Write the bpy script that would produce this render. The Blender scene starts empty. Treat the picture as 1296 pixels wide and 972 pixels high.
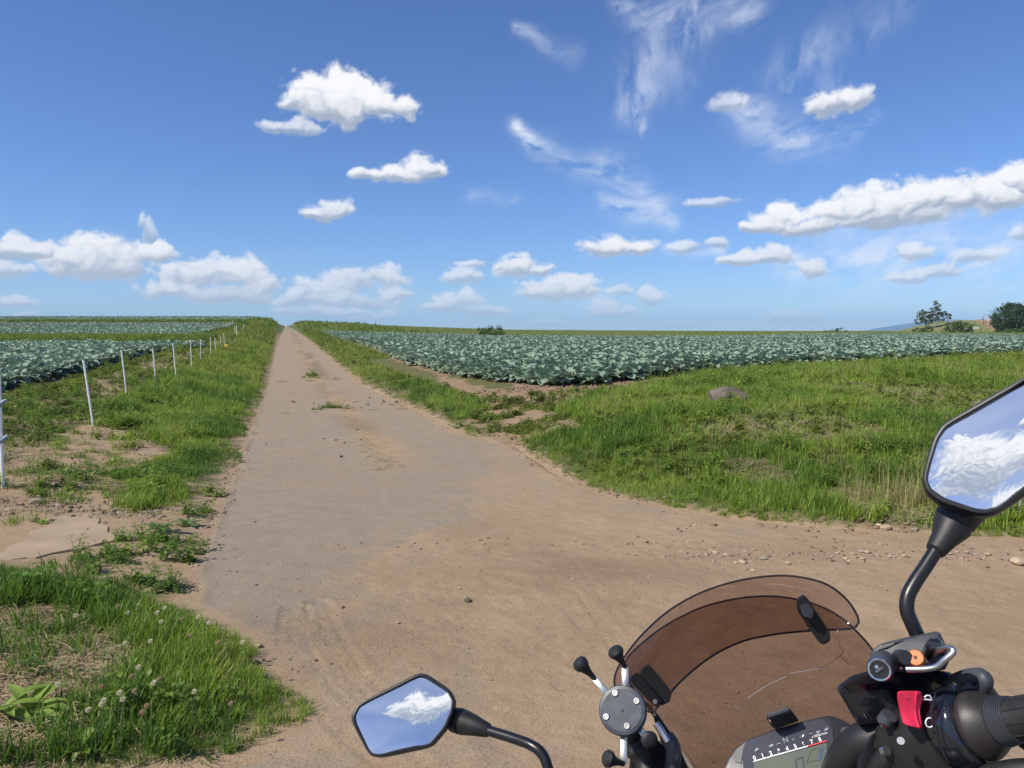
import bpy, bmesh, math, random
import numpy as np
from mathutils import Vector, Matrix
from mathutils.bvhtree import BVHTree

random.seed(5); RS = np.random.RandomState(11)
scene = bpy.context.scene
COL = scene.collection
rad = math.radians

# ------------------------------------------------------------------ camera
EYE = 1.48                       # the photographer sits beside the handlebar
PIT = rad(4.0)
FPX = 973.0                      # focal length in pixels of the 1296 px wide photograph
cam_d = bpy.data.cameras.new('camera'); cam = bpy.data.objects.new('camera', cam_d); COL.objects.link(cam)
cam.location = (0, 0, EYE); cam.rotation_euler = (math.pi/2 - PIT, 0, 0)
cam_d.sensor_width = 36.0; cam_d.lens = 36.0*FPX/1296.0
cam_d.clip_start = 0.02; cam_d.clip_end = 30000
scene.camera = cam

# ------------------------------------------------------------------ light, exposure
SUN_AZ, SUN_EL = -116.0, 46.0    # degrees; azimuth 0 is straight ahead, minus is to the left
sa, se = rad(SUN_AZ), rad(SUN_EL)
SUN_DIR = Vector((math.sin(sa)*math.cos(se), math.cos(sa)*math.cos(se), math.sin(se)))
sun_d = bpy.data.lights.new('sun', 'SUN'); sun = bpy.data.objects.new('sun', sun_d); COL.objects.link(sun)
sun_d.energy = 5.0; sun_d.angle = rad(0.53); sun_d.color = (1.0, 0.935, 0.83)
sun.rotation_euler = SUN_DIR.to_track_quat('Z', 'Y').to_euler()
scene.view_settings.view_transform = 'Standard'; scene.view_settings.look = 'None'
scene.view_settings.exposure = 0.10; scene.view_settings.gamma = 1.0
scene.view_settings.use_curve_mapping = False
cy = scene.cycles
cy.max_bounces = 8; cy.diffuse_bounces = 3; cy.glossy_bounces = 4; cy.transmission_bounces = 6
cy.transparent_max_bounces = 24; cy.volume_bounces = 2
cy.use_denoising = True
try: cy.denoiser = 'OPENIMAGEDENOISE'; cy.denoising_input_passes = 'RGB_ALBEDO_NORMAL'; cy.denoising_prefilter = 'ACCURATE'
except Exception: pass
cy.sample_clamp_indirect = 6.0

def pdir(u, v):
    """photograph pixel -> direction in the world (depth along the view axis = 1)"""
    r = (np.asarray(u, float)-648)/FPX; up = -(np.asarray(v, float)-486)/FPX
    return r, math.cos(PIT)+math.sin(PIT)*up, -math.sin(PIT)+math.cos(PIT)*up
def B(u, v, d):
    x, y, z = pdir(u, v); return Vector((float(x)*d, float(y)*d, EYE+float(z)*d))
def azel(u, v):
    x, y, z = pdir(u, v)
    return np.degrees(np.arctan2(x, y)), np.degrees(np.arctan2(z, np.hypot(x, y)))
_rs = np.random.RandomState(7); _T=_rs.rand(256,256).astype(np.float32)
def vn(x,y,s=0):
    x=x+s*17.31; y=y+s*9.73
    xi=np.floor(x); yi=np.floor(y); fx=(x-xi).astype(np.float32); fy=(y-yi).astype(np.float32)
    xi=xi.astype(np.int64); yi=yi.astype(np.int64)
    fx=fx*fx*fx*(fx*(fx*6-15)+10); fy=fy*fy*fy*(fy*(fy*6-15)+10)
    x0=xi&255;x1=(xi+1)&255;y0=yi&255;y1=(yi+1)&255
    a=_T[y0,x0];b=_T[y0,x1];c=_T[y1,x0];d=_T[y1,x1]
    return (a+(b-a)*fx)+((c+(d-c)*fx)-(a+(b-a)*fx))*fy
def fbm(x,y,o=5,s=0,g=.5,bil=False):
    t=0;a=1;n=0
    for k in range(o):
        v=vn(x,y,s+k*3)
        if bil: v=abs(2*v-1)*1.15+.12
        t=t+a*v; n+=a; a*=g; x=x*2.03+5.1; y=y*2.03+1.7
    return t/n
def sst(a,b,x):
    t=np.clip((x-a)/(b-a),0,1); return t*t*(3-2*t)
# cumulus: (blobs [(u,v,rx,ry)...], opacity, brightness)
CUM=[
 ([(395,122,34,28),(440,120,40,34),(480,130,30,26),(515,138,22,15),(430,145,45,20),(375,128,22,18)],1,1),
 ([(380,160,18,8),(352,163,22,7)],.7,.95),
 ([(470,224,28,9),(500,221,34,12),(535,214,26,18),(550,216,16,12)],.95,.97),
 ([(400,270,18,9),(424,263,16,10),(390,272,10,5)],.9,.95),
 ([(35,318,40,14),(15,322,26,12)],.95,.97),
 ([(85,330,34,16),(110,322,38,24),(150,326,44,26),(195,322,30,18),(130,345,60,14)],1,.98),
 ([(188,292,9,20),(180,280,7,12)],.6,.95),
 ([(0,345,32,15),(12,380,30,9),(25,398,26,5)],.85,.95),
 ([(235,348,34,18),(270,345,40,24),(310,345,36,22),(215,368,38,11),(290,375,60,16),(325,362,30,15)],.95,.95),
 ([(395,368,40,16),(440,358,44,19),(490,352,34,16),(370,384,38,12),(440,382,80,13),(500,375,30,12),(420,398,90,8)],.85,.92),
 ([(480,402,10,9),(455,405,14,6)],.7,.9),
 ([(575,385,26,12),(590,380,12,11),(615,393,34,8),(548,390,14,8)],.8,.95),
 ([(580,354,18,11),(600,352,14,9),(597,333,14,5)],.75,.95),
 ([(650,340,24,13),(662,334,14,11),(682,342,16,8)],.95,1),
 ([(700,366,34,14),(730,363,28,14),(680,372,24,10)],.95,1),
 ([(757,316,22,10),(775,313,28,11),(800,316,22,10)],1,1),
 ([(783,370,16,9),(822,376,16,10),(760,388,22,9),(775,398,30,6)],.7,.97),
 ([(622,424,30,4),(700,405,30,4),(860,408,24,5),(990,402,20,6),(1010,404,30,5)],.45,.95),
 ([(868,318,18,7),(905,310,14,7)],.7,.95),
 ([(905,256,32,6)],.6,.95),
 ([(965,325,30,8),(990,318,18,10),(940,330,26,5),(1025,344,15,12)],.9,.97),
 ([(978,283,36,17),(990,270,22,14),(955,290,20,12),(1060,268,36,20),(1100,262,40,26),(1150,255,46,26),(1195,250,40,26),(1235,248,44,26),(1265,252,30,20),(1020,290,40,14),(1120,278,70,14)],1,1),
 ([(1285,225,26,20),(1300,240,20,16)],1,1),
 ([(1292,294,10,9)],.7,.95),
 ([(1150,352,18,9),(1185,345,24,10),(1150,318,14,9),(1170,322,12,6),(1230,325,26,10)],.75,.97),
 ([(1038,135,20,15),(1065,128,30,16),(1090,124,18,13)],.95,.95),
 ([(920,132,18,10)],.6,.93),
]
# cirrus strokes: polyline, widths, opacity
CIR=[
 ([(655,165),(690,195),(740,212),(790,222),(815,245)],[7,10,12,14,10],.45),
 ([(760,262),(800,268),(830,268),(850,288)],[8,14,14,8],.42),
 ([(790,10),(850,25),(890,15),(960,15)],[8,16,14,10],.26),
 ([(870,30),(850,70),(820,100),(805,130),(820,160)],[20,24,20,16,8],.42),
 ([(655,40),(690,55),(730,68)],[5,8,8],.22),
 ([(1130,0),(1090,30),(1040,60),(1010,95),(1050,110)],[14,18,20,20,16],.17),
 ([(930,130),(960,150),(1000,172),(1050,170),(1110,155)],[10,18,18,14,4],.36),
 ([(600,252),(650,248)],[5,5],.2),
 ([(1000,340),(1100,335),(1200,320),(1320,315)],[18,26,34,36],.42),
 ([(1040,300),(1180,298),(1320,290)],[8,12,14],.3),
 ([(840,322),(880,326),(910,322)],[4,5,5],.3),
]
WARP=[1.0]
def clouds(az,el):
    """az, el in degrees (2-D grids). returns rgb (premultiplied emission colour) and alpha"""
    az=az.astype(np.float32); el=el.astype(np.float32)
    wx=WARP[0]*(fbm(az*.55,el*.55,4,11)-.5); wy=WARP[0]*(fbm(az*.55,el*.55,4,23)-.5)
    bil=fbm(az*.75+wx*1.0,el*.9+wy*1.0,6,31,.5,True); bils=fbm(az*.75+wx*1.0,el*.9+wy*1.0,3,31,.5,True)
    fine=fbm(az*2.3,el*2.6,4,57,.6)
    F=np.full(az.shape,-9,np.float32); V=np.zeros_like(az); OP=np.zeros_like(az); BR=np.ones_like(az)
    def place(lst,k):
        for blobs,op,br in lst:
            f=np.full(az.shape,-9,np.float32)
            big=max(b[3] for b in blobs)
            A=[azel(b[0],b[1])+(b[2]/17.*(1.3 if big<15 else 1),b[3]/17.*(1.3 if big<15 else 1)) if k else b for b in blobs]
            a0=min(b[0]-b[2]*1.5 for b in A)-1;a1=max(b[0]+b[2]*1.5 for b in A)+1
            e0=min(b[1]-b[3]*1.5 for b in A)-1;e1=max(b[1]+b[3]*1.5 for b in A)+1
            m=(az>a0)&(az<a1)&(el>e0)&(el<e1)
            if not m.any(): continue
            x=az[m]+wx[m]*1.1; y=el[m]+wy[m]*.8
            s=np.zeros(x.shape,np.float32); vv=np.zeros_like(s); ww=np.zeros_like(s)+1e-6
            size=0
            for (a,e,rx,ry) in A:
                dy=(y-e)/np.where(y<e,ry*.8,ry*1.1); d2=((x-a)/(rx*1.05))**2+dy**2
                g=np.exp(-1.3*d2); s=np.maximum(s,g)*.75+.25*(1-(1-s)*(1-g)); vv+=g*dy; ww+=g
            siz=np.mean([b[3] for b in A])
            amp=.62
            f=s-.34+((bil[m]-.56)*amp+(fine[m]-.5)*.12)*sst(.05,.3,s)
            cur=F[m]; up=f>cur
            F[m]=np.where(up,f,cur); V[m]=np.where(up,vv/ww,V[m]); OP[m]=np.where(up,op,OP[m]); BR[m]=np.where(up,br,BR[m])
    place(CUM,True)
    place(BACK,False)
    H=np.sqrt(np.clip(F-(bil-bils)*.45,0,1)+.02)*1.5+.25*(bils-.5)+.05*(bil-bils)
    for _ in range(6):
        H[1:-1]=(H[:-2]+H[1:-1]*2+H[2:])/4; H[:,1:-1]=(H[:,:-2]+H[:,1:-1]*2+H[:,2:])/4
    gy,gx=np.gradient(H.astype(np.float32))
    sc=1/abs(az[0,1]-az[0,0])
    gx=gx*sc; gy=gy*sc*np.sign(el[1,0]-el[0,0])
    n=1/np.sqrt(1+(gx*.9)**2+(gy*.9)**2)
    gx=gx*.55; gy=gy*.55; lit=(-gx*.9*LX+ -gy*.9*LY+LZ)*n
    al=sst(-.09,.34,F+(fine-.5)*.07)*OP
    sh=np.clip(.66+.26*lit+.18*np.clip(V,-1,1)-.20*sst(.1,.5,F)*sst(.3,-.6,V)+.20*(bils-.5),.42,1.0)*BR
    white=np.array([.93,.93,.95]); grey=np.array([.36,.42,.53])
    t=sst(.45,.93,sh)[...,None]
    col=grey*(1-t)+white*t
    # far, low clouds take the colour of the air
    h=sst(9,0,el)[...,None]
    col=col*(1-.42*h)+np.array([.62,.66,.74])*(.42*h)
    # cirrus
    ci=np.zeros_like(az); wx2=fbm(az*.16,el*.16,3,95)-.5; wy2=fbm(az*.16,el*.16,3,97)-.5
    for q,(pts,wd,op) in enumerate(CIR):
        P=[azel(*p) for p in pts]
        x=az+wx*.9+wx2*1.2; y=el+wy*.9+wy2*1.2
        dens=np.zeros_like(az); s0=0
        a0=min(p[0] for p in P)-5;a1=max(p[0] for p in P)+5;e0=min(p[1] for p in P)-5;e1=max(p[1] for p in P)+5
        m=(az>a0)&(az<a1)&(el>e0)&(el<e1)
        if not m.any(): continue
        X=x[m];Y=y[m];best=np.zeros(X.shape,np.float32);S=np.zeros(X.shape,np.float32);D=np.zeros(X.shape,np.float32)
        for i in range(len(P)-1):
            (ax,ay),(bx,by)=P[i],P[i+1]; dx,dy=bx-ax,by-ay; l=math.hypot(dx,dy)
            t_=np.clip(((X-ax)*dx+(Y-ay)*dy)/(l*l),0,1)
            qx=X-ax-t_*dx;qy=Y-ay-t_*dy;d=np.hypot(qx,qy); w=(wd[i]*(1-t_)+wd[i+1]*t_)/17.*1.35
            g=np.exp(-(d/w)**2*.9); up=g>best; best=np.where(up,g,best); S=np.where(up,s0+t_*l,S); D=np.where(up,np.sign(dx*qy-dy*qx)*d,D); s0+=l
        # feathers run along the streak and fan slightly out of it
        (ax,ay),(bx,by)=P[0],P[-1]; L=math.hypot(bx-ax,by-ay); cx,cy_=(bx-ax)/L,(by-ay)/L; ca=math.cos(.35);sa_=math.sin(.35); cx,cy_=cx*ca-cy_*sa_,cx*sa_+cy_*ca
        U=az[m]*cx+el[m]*cy_+wx2[m]*1.5; Q=-az[m]*cy_+el[m]*cx+wy2[m]*1.5
        st=.55*fbm(U*.28+q*7,Q*.85+q*3,6,71,.55)+.45*fbm(U*.5+q+wy[m]*2,Q*1.5+wx[m]*2,5,83,.55)
        st2=fbm(X*.25+q,Y*.25,3,87)
        v=best*np.clip(.60+1.8*(st-.46)/.4,0,1.5)*np.clip(.6+1.3*(st2-.35),.4,1.2)*op*1.15
        ci[m]=np.maximum(ci[m],v)
    ci=ci*(1-al)
    A=al+ci
    rgb=col*al[...,None]+np.array([.80,.85,.95])*ci[...,None]
    # return un-premultiplied
    return rgb/np.maximum(A,1e-4)[...,None],np.clip(A,0,1)
LX,LY,LZ=-.45,.70,.55
REF_L = (188, 38); REF_R = (205, 34)      # where the two mirrors look: azimuth, elevation
BIGC = [[(185.6, 39.4, 3.8, 2.6), (188.4, 41.2, 3.0, 2.0), (181, 38.6, 4, 3.2), (187.2, 41.2, 3, 2.0), (178, 40, 4, 3)],
        [(210, 32.5, 4.0, 3.0), (206, 31.5, 4.2, 3.0), (208.5, 34.6, 3.0, 2.0), (203.0, 31.5, 3.0, 2.4), (212.5, 34, 3.0, 3.0), (206.5, 28.5, 6, 3), (200.0, 30.4, 3.4, 2.4)], [(202.6, 36.6, 1.2, .8)]]
# big broken cumulus behind the photographer (seen in the two mirrors): az, el, radii in degrees
KB = .9; BACK = []
_br = np.random.RandomState(21)
for k in range(34):
    a = _br.uniform(152, 248); e = _br.uniform(18, 66); s = _br.uniform(3, 7)
    if 174 < a < 220 and 24 < e < 50: continue
    a *= .78
    BACK.append(([tuple(KB*q for q in w_) for w_ in [(a+_br.uniform(-1, 1)*s, e+_br.uniform(-.5, .6)*s, s*_br.uniform(.6, 1.1), s*_br.uniform(.45, .8)) for j in range(5)]], _br.uniform(.85, 1), 1))
for grp in BIGC: BACK.append(([(a*.78*KB, e*KB, rx*1.2*KB, ry*1.45*KB) for a, e, rx, ry in grp], 1, 1.0))
def sky_image(name, a0, a1, e0, e1, w, h, sq=1.0):
    AZ, EL = np.meshgrid(np.linspace(a0, a1, w), np.linspace(e0, e1, h))
    K_ = 1 if sq == 1 else KB; WARP[0] = 1 if sq == 1 else .6
    rgb, A = clouds(AZ*sq*K_, EL*K_)
    if sq < 1:      # thin veil added over the rear sky to brighten what the mirrors reflect
        v_ = .5*fbm(AZ*.05, EL*.09, 5, 91); rgb = (rgb*A[..., None]+np.array([.85, .9, 1.])*(v_*(1-A))[..., None])/np.maximum(A+v_*(1-A), 1e-4)[..., None]; A = A+v_*(1-A)
    m = np.minimum.reduce([AZ-a0, a1-AZ, e1-EL])      # fade towards the window's border
    A = A*sst(0, 2.5, m)
    px = np.concatenate([rgb, A[..., None]], -1).astype(np.float32)
    im = bpy.data.images.new(name, w, h, alpha=True, float_buffer=True)
    im.colorspace_settings.name = 'Non-Color'; im.alpha_mode = 'CHANNEL_PACKED'
    im.pixels.foreach_set(px.ravel()); im.update(); im.pack()
    return im
world = bpy.data.worlds.new('World'); scene.world = world; world.use_nodes = True
nt = world.node_tree; N = nt.nodes; Lk = nt.links; N.clear()
def wn(t, **k):
    n = N.new(t)
    for a, b in k.items(): setattr(n, a, b)
    return n
def wm(op, a, b=None):
    n = wn('ShaderNodeMath', operation=op)
    for i, q in enumerate((a, b)):
        if q is None: continue
        if isinstance(q, (int, float)): n.inputs[i].default_value = q
        else: Lk.new(q, n.inputs[i])
    return n.outputs[0]
sky = wn('ShaderNodeTexSky', sky_type='NISHITA'); sky.sun_disc = False
sky.sun_elevation = rad(SUN_EL); sky.sun_rotation = rad(SUN_AZ); sky.altitude = 1200
sky.air_density = 1.0; sky.dust_density = 0.2; sky.ozone_density = 4.0
bg = wn('ShaderNodeBackground'); bg.inputs[1].default_value = 0.10
tn = wn('ShaderNodeVectorMath', operation='MULTIPLY'); tn.inputs[1].default_value = (.76, .93, 1.25)      # the camera's cooler rendering of the clear sky
Lk.new(sky.outputs[0], tn.inputs[0]); Lk.new(tn.outputs[0], bg.inputs[0])
geo = wn('ShaderNodeNewGeometry'); sep = wn('ShaderNodeSeparateXYZ')
vm = wn('ShaderNodeVectorMath', operation='SCALE'); vm.inputs['Scale'].default_value = -1.0
Lk.new(geo.outputs['Incoming'], vm.inputs[0]); Lk.new(vm.outputs[0], sep.inputs[0])
X, Y, Z = sep.outputs
hyp = wm('SQRT', wm('ADD', wm('MULTIPLY', X, X), wm('MULTIPLY', Y, Y)))
eln = wm('MULTIPLY', wm('ARCTAN2', Z, hyp), 180/math.pi)
azf = wm('MULTIPLY', wm('ARCTAN2', X, Y), 180/math.pi)
azb = wm('ADD', wm('MULTIPLY', wm('ARCTAN2', wm('MULTIPLY', X, -1.0), wm('MULTIPLY', Y, -1.0)), 180/math.pi), 180.0)
out = wn('ShaderNodeOutputWorld'); cur = bg.outputs[0]
for nm, az_, a0, a1, e0, e1, w, h in (('clouds_ahead', azf, -46, 46, -2, 38, 1840, 800), ('clouds_behind', azb, 150, 250, 14, 72, 1700, 986)):
    im = sky_image(nm, a0, a1, e0, e1, w, h, 1.0 if a0 < 0 else .78)
    cb = wn('ShaderNodeCombineXYZ')
    Lk.new(wm('DIVIDE', wm('SUBTRACT', az_, a0), a1-a0), cb.inputs[0]); Lk.new(wm('DIVIDE', wm('SUBTRACT', eln, e0), e1-e0), cb.inputs[1])
    ti = wn('ShaderNodeTexImage', extension='CLIP', interpolation='Linear'); ti.image = im
    Lk.new(cb.outputs[0], ti.inputs[0])
    b2 = wn('ShaderNodeBackground'); b2.inputs[1].default_value = 1.0; Lk.new(ti.outputs[0], b2.inputs[0])
    mx = wn('ShaderNodeMixShader'); Lk.new(ti.outputs['Alpha'], mx.inputs[0]); Lk.new(cur, mx.inputs[1]); Lk.new(b2.outputs[0], mx.inputs[2])
    cur = mx.outputs[0]
Lk.new(cur, out.inputs[0])
world.cycles.sampling_method = 'MANUAL'; world.cycles.sample_map_resolution = 512
# ------------------------------------------------------------------ materials
def mat(name, rgb=(.5, .5, .5), rough=.7, metal=0.0, bump=0.0, bscale=200, var=0.0, vscale=8.0, spec=.5, coat=0.0):
    m = bpy.data.materials.new(name); m.use_nodes = True
    nt = m.node_tree; p = nt.nodes['Principled BSDF']
    p.inputs['Base Color'].default_value = (*rgb, 1); p.inputs['Roughness'].default_value = rough
    p.inputs['Metallic'].default_value = metal; p.inputs['Specular IOR Level'].default_value = spec
    p.inputs['Coat Weight'].default_value = coat
    tc = nt.nodes.new('ShaderNodeTexCoord')
    if var:
        n = nt.nodes.new('ShaderNodeTexNoise'); n.inputs['Scale'].default_value = vscale; n.inputs['Detail'].default_value = 6
        nt.links.new(tc.outputs['Object'], n.inputs['Vector'])
        r = nt.nodes.new('ShaderNodeMapRange'); r.inputs[1].default_value = .3; r.inputs[2].default_value = .7
        r.inputs[3].default_value = 1-var; r.inputs[4].default_value = 1+var
        nt.links.new(n.outputs[0], r.inputs[0])
        x = nt.nodes.new('ShaderNodeVectorMath'); x.operation = 'SCALE'; x.inputs[0].default_value = rgb
        nt.links.new(r.outputs[0], x.inputs['Scale']); nt.links.new(x.outputs[0], p.inputs['Base Color'])
        r2 = nt.nodes.new('ShaderNodeMapRange'); r2.inputs[3].default_value = max(.05, rough-.12); r2.inputs[4].default_value = min(1, rough+.12)
        nt.links.new(n.outputs[0], r2.inputs[0]); nt.links.new(r2.outputs[0], p.inputs['Roughness'])
    if bump:
        n = nt.nodes.new('ShaderNodeTexNoise'); n.inputs['Scale'].default_value = bscale; n.inputs['Detail'].default_value = 4
        nt.links.new(tc.outputs['Object'], n.inputs['Vector'])
        b = nt.nodes.new('ShaderNodeBump'); b.inputs['Strength'].default_value = bump; b.inputs['Distance'].default_value = .002
        nt.links.new(n.outputs[0], b.inputs['Height']); nt.links.new(b.outputs[0], p.inputs['Normal'])
    return m

def leafmat(name, c1, c2, trans=.35, rough=.5, spec=.3, inst=True, dry=None):
    """two-tone leaf: colour runs between c1 and c2 by the plant's own random number and a little noise; light shines through"""
    m = bpy.data.materials.new(name); m.use_nodes = True
    nt = m.node_tree; p = nt.nodes['Principled BSDF']; L = nt.links
    oi = nt.nodes.new('ShaderNodeObjectInfo'); geo = nt.nodes.new('ShaderNodeNewGeometry')
    at = nt.nodes.new('ShaderNodeAttribute'); at.attribute_type = 'INSTANCER'; at.attribute_name = 'tint'
    ad = nt.nodes.new('ShaderNodeMath'); ad.operation = 'MULTIPLY_ADD'
    L.new(geo.outputs['Random Per Island'], ad.inputs[0]); ad.inputs[1].default_value = .55
    if inst: L.new(at.outputs['Fac'], ad.inputs[2])
    else: L.new(oi.outputs['Random'], ad.inputs[2])
    sc = nt.nodes.new('ShaderNodeMath'); sc.operation = 'MULTIPLY'; L.new(ad.outputs[0], sc.inputs[0]); sc.inputs[1].default_value = .65
    cr = nt.nodes.new('ShaderNodeValToRGB'); L.new(sc.outputs[0], cr.inputs[0])
    cr.color_ramp.elements[0].color = (*c1, 1); cr.color_ramp.elements[1].color = (*c2, 1)
    if dry:
        cr.color_ramp.elements[1].position = .86
        e = cr.color_ramp.elements.new(.97); e.color = (*dry, 1)
    L.new(cr.outputs[0], p.inputs['Base Color'])
    p.inputs['Roughness'].default_value = rough; p.inputs['Specular IOR Level'].default_value = spec
    if trans:
        t = nt.nodes.new('ShaderNodeBsdfTranslucent'); mx = nt.nodes.new('ShaderNodeMixShader')
        L.new(cr.outputs[0], t.inputs[0]); mx.inputs[0].default_value = trans
        L.new(p.outputs[0], mx.inputs[1]); L.new(t.outputs[0], mx.inputs[2])
        L.new(mx.outputs[0], nt.nodes['Material Output'].inputs[0])
    return m

# ------------------------------------------------------------------ object helpers
def tag(o, label=None, cat=None, group=None, kind=None):
    if label: o['label'] = label
    if cat: o['category'] = cat
    if group: o['group'] = group
    if kind: o['kind'] = kind
    return o
def link(o, parent=None):
    COL.objects.link(o)
    if parent is not None: o.parent = parent
    return o
def empty(name, loc=(0, 0, 0), parent=None):
    o = bpy.data.objects.new(name, None); o.location = loc; o.empty_display_size = .1
    return link(o, parent)
def mesh_np(name, V, Fq, mats=None, smooth=True, attrs=None):
    V = np.asarray(V, np.float32); Fq = np.asarray(Fq, np.int32)
    me = bpy.data.meshes.new(name); k = Fq.shape[1]
    me.vertices.add(len(V)); me.vertices.foreach_set('co', V.ravel())
    me.loops.add(Fq.size); me.loops.foreach_set('vertex_index', Fq.ravel())
    me.polygons.add(len(Fq)); me.polygons.foreach_set('loop_start', np.arange(0, Fq.size, k, dtype=np.int32))
    me.polygons.foreach_set('loop_total', np.full(len(Fq), k, np.int32))
    me.polygons.foreach_set('use_smooth', np.full(len(Fq), smooth, bool))
    me.update(calc_edges=True)
    if attrs:
        for an, val in attrs.items():
            a = me.attributes.new(an, 'FLOAT', 'POINT'); a.data.foreach_set('value', np.asarray(val, np.float32))
    for m_ in (mats or []): me.materials.append(m_)
    return me
class MB:
    """collects shapes and links them as one mesh object"""
    def __init__(s): s.v = []; s.f = []; s.mi = []
    def add(s, v, f, mi=0):
        o = len(s.v); s.v += [tuple(q) for q in v]; s.f += [tuple(i+o for i in q) for q in f]; s.mi += [mi]*len(f); return s
    def build(s, name, mats, parent=None, smooth=True, loc=None):
        me = bpy.data.meshes.new(name); me.from_pydata(s.v, [], s.f)
        if not isinstance(mats, (list, tuple)): mats = [mats]
        for m_ in mats: me.materials.append(m_)
        for p, i in zip(me.polygons, s.mi): p.material_index = i; p.use_smooth = smooth
        bm = bmesh.new(); bm.from_mesh(me); bmesh.ops.recalc_face_normals(bm, faces=bm.faces); bm.to_mesh(me); bm.free()
        if smooth: me.set_sharp_from_angle(angle=rad(38))
        o = bpy.data.objects.new(name, me)
        if loc is not None: o.location = loc
        return link(o, parent)
def frames(pts):
    T = []
    for i in range(len(pts)):
        a = pts[max(i-1, 0)]; b = pts[min(i+1, len(pts)-1)]; T.append((b-a).normalized())
    n = T[0].orthogonal().normalized(); out = []
    for t in T:
        n = (n-t*n.dot(t)).normalized(); out.append((t, n, t.cross(n)))
    return out
def tube(mb, pts, r, seg=12, mi=0, caps=True):
    pts = [Vector(p) for p in pts]; rr = r if isinstance(r, (list, tuple)) else [r]*len(pts)
    V = []; Fc = []
    for (t, n, b), p, q in zip(frames(pts), pts, rr):
        for k in range(seg):
            a = 2*math.pi*k/seg; V.append(p+(n*math.cos(a)+b*math.sin(a))*q)
    for i in range(len(pts)-1):
        for k in range(seg):
            k2 = (k+1) % seg; Fc.append((i*seg+k, i*seg+k2, (i+1)*seg+k2, (i+1)*seg+k))
    if caps: Fc += [tuple(range(seg))[::-1], tuple((len(pts)-1)*seg+k for k in range(seg))]
    return mb.add(V, Fc, mi)
def smoothpath(pts, n=6):
    pts = [Vector(p) for p in pts]; P = [pts[0]*2-pts[1]]+pts+[pts[-1]*2-pts[-2]]; out = []
    for i in range(1, len(P)-2):
        for k in range(n):
            t = k/n; a, b, c, d = P[i-1:i+3]
            out.append(.5*((2*b)+(c-a)*t+(2*a-5*b+4*c-d)*t*t+(3*b-a-3*c+d)*t**3))
    return out+[pts[-1]]
def box(mb, c, ax, ay, az, mi=0, ch=0.0):
    """box at c with half-axis vectors, its vertical edges and rims chamfered by ch"""
    c = Vector(c); ax, ay, az = Vector(ax), Vector(ay), Vector(az)
    if ch <= 0:
        V = [c+ax*i+ay*j+az*k for k in (-1, 1) for j in (-1, 1) for i in (-1, 1)]
        return mb.add(V, [(0, 2, 3, 1), (4, 5, 7, 6), (0, 1, 5, 4), (2, 6, 7, 3), (0, 4, 6, 2), (1, 3, 7, 5)], mi)
    lx, ly, lz = ax.length, ay.length, az.length; ex, ey, ez = ax/lx, ay/ly, az/lz
    def ring(dx, dy, z):
        o = []
        for (sx, sy) in ((1, 1), (-1, 1), (-1, -1), (1, -1)):
            p = [(sx*(lx-dx), sy*(ly-dy-ch)), (sx*(lx-dx-ch), sy*(ly-dy))]
            if sx*sy < 0: p.reverse()
            o += [c+ex*a+ey*b+ez*z for a, b in p]
        return o
    R_ = [ring(ch, ch, -lz), ring(0, 0, -lz+ch), ring(0, 0, lz-ch), ring(ch, ch, lz)]
    return loft(mb, R_, mi)
def loft(mb, rings, mi=0, caps=True):
    n = len(rings[0]); V = [p for r in rings for p in r]; Fc = []
    for i in range(len(rings)-1):
        for k in range(n):
            k2 = (k+1) % n; Fc.append((i*n+k, i*n+k2, (i+1)*n+k2, (i+1)*n+k))
    if caps: Fc += [tuple(range(n))[::-1], tuple((len(rings)-1)*n+k for k in range(n))]
    return mb.add(V, Fc, mi)

# ------------------------------------------------------------------ the lie of the land
YS = np.array([-400, -60, 0, 12, 20, 30, 40, 60, 90, 120, 170, 230, 255, 290, 350, 500, 900, 2500, 9000.])
_road = [1.0, .3, 0, -.25, -.41, -.60, -.43, -.09, .40, .89, 1.72, 2.68, 2.83, 2.6, 1.8, -1, -12, -60, -160]
_left = [1.0, .3, .05, .0, -.03, .10, .20, .52, 1.3, 2.2, 3.6, 4.85, 5.05, 4.8, 4.0, 1, -10, -60, -160]
_r5 = [1.0, .3, -.03, -.2, -.06, -.22, -.18, .08, .52, .95, 2.2, 3.9, 4.1, 3.9, 3.0, 0, -11, -60, -160]
_r12 = [1.0, .3, -.03, -.18, .03, -.05, -.05, .13, .43, .80, 1.9, 3.6, 3.8, 3.6, 2.8, 0, -11, -60, -160]
_r35 = [1.0, .3, -.03, -.1, .0, .0, .02, .08, .2, .4, 1.2, 2.6, 2.8, 2.6, 2.0, -1, -11, -60, -160]
_r70 = [1.0, .3, 0, .0, .0, .0, .0, .03, .1, .2, .6, 1.35, 1.5, 1.4, 1.0, -1, -11, -60, -160]
_r150 = [1.0, .3, 0, .0, .0, .0, .0, .02, .05, .1, .3, .9, 1.0, 1.0, .8, -1, -11, -60, -160]
_mix = lambda a, b, t: [p*(1-t)+q*t for p, q in zip(a, b)]
TS = np.array([-2000, -7, -4.4, -2.6, -1.95, 1.95, 2.6, 5.3, 12, 35, 70, 150, 4000.])
ZT = np.array([_left, _left, _mix(_road, _left, .85), _mix(_road, _left, .3), _road, _road, _mix(_road, _r5, .3), _r5, _r12, _r35, _r70, _r150, _r150]).T
def tcoord(x, y): return x-1.2+.2985*y
BY = np.array([[-3, 14.3], [-.9, 13.6], [-.1, 11.8], [.48, 9.1], [.75, 7.95], [1.13, 7.3], [1.55, 6.85], [2.03, 6.4], [2.6, 6.15], [3.2, 6.3], [3.8, 5.75], [5, 5.5], [9, 5.2], [30, 4.5]])
def ybank(x): return np.interp(x, BY[:, 0], BY[:, 1])
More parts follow.
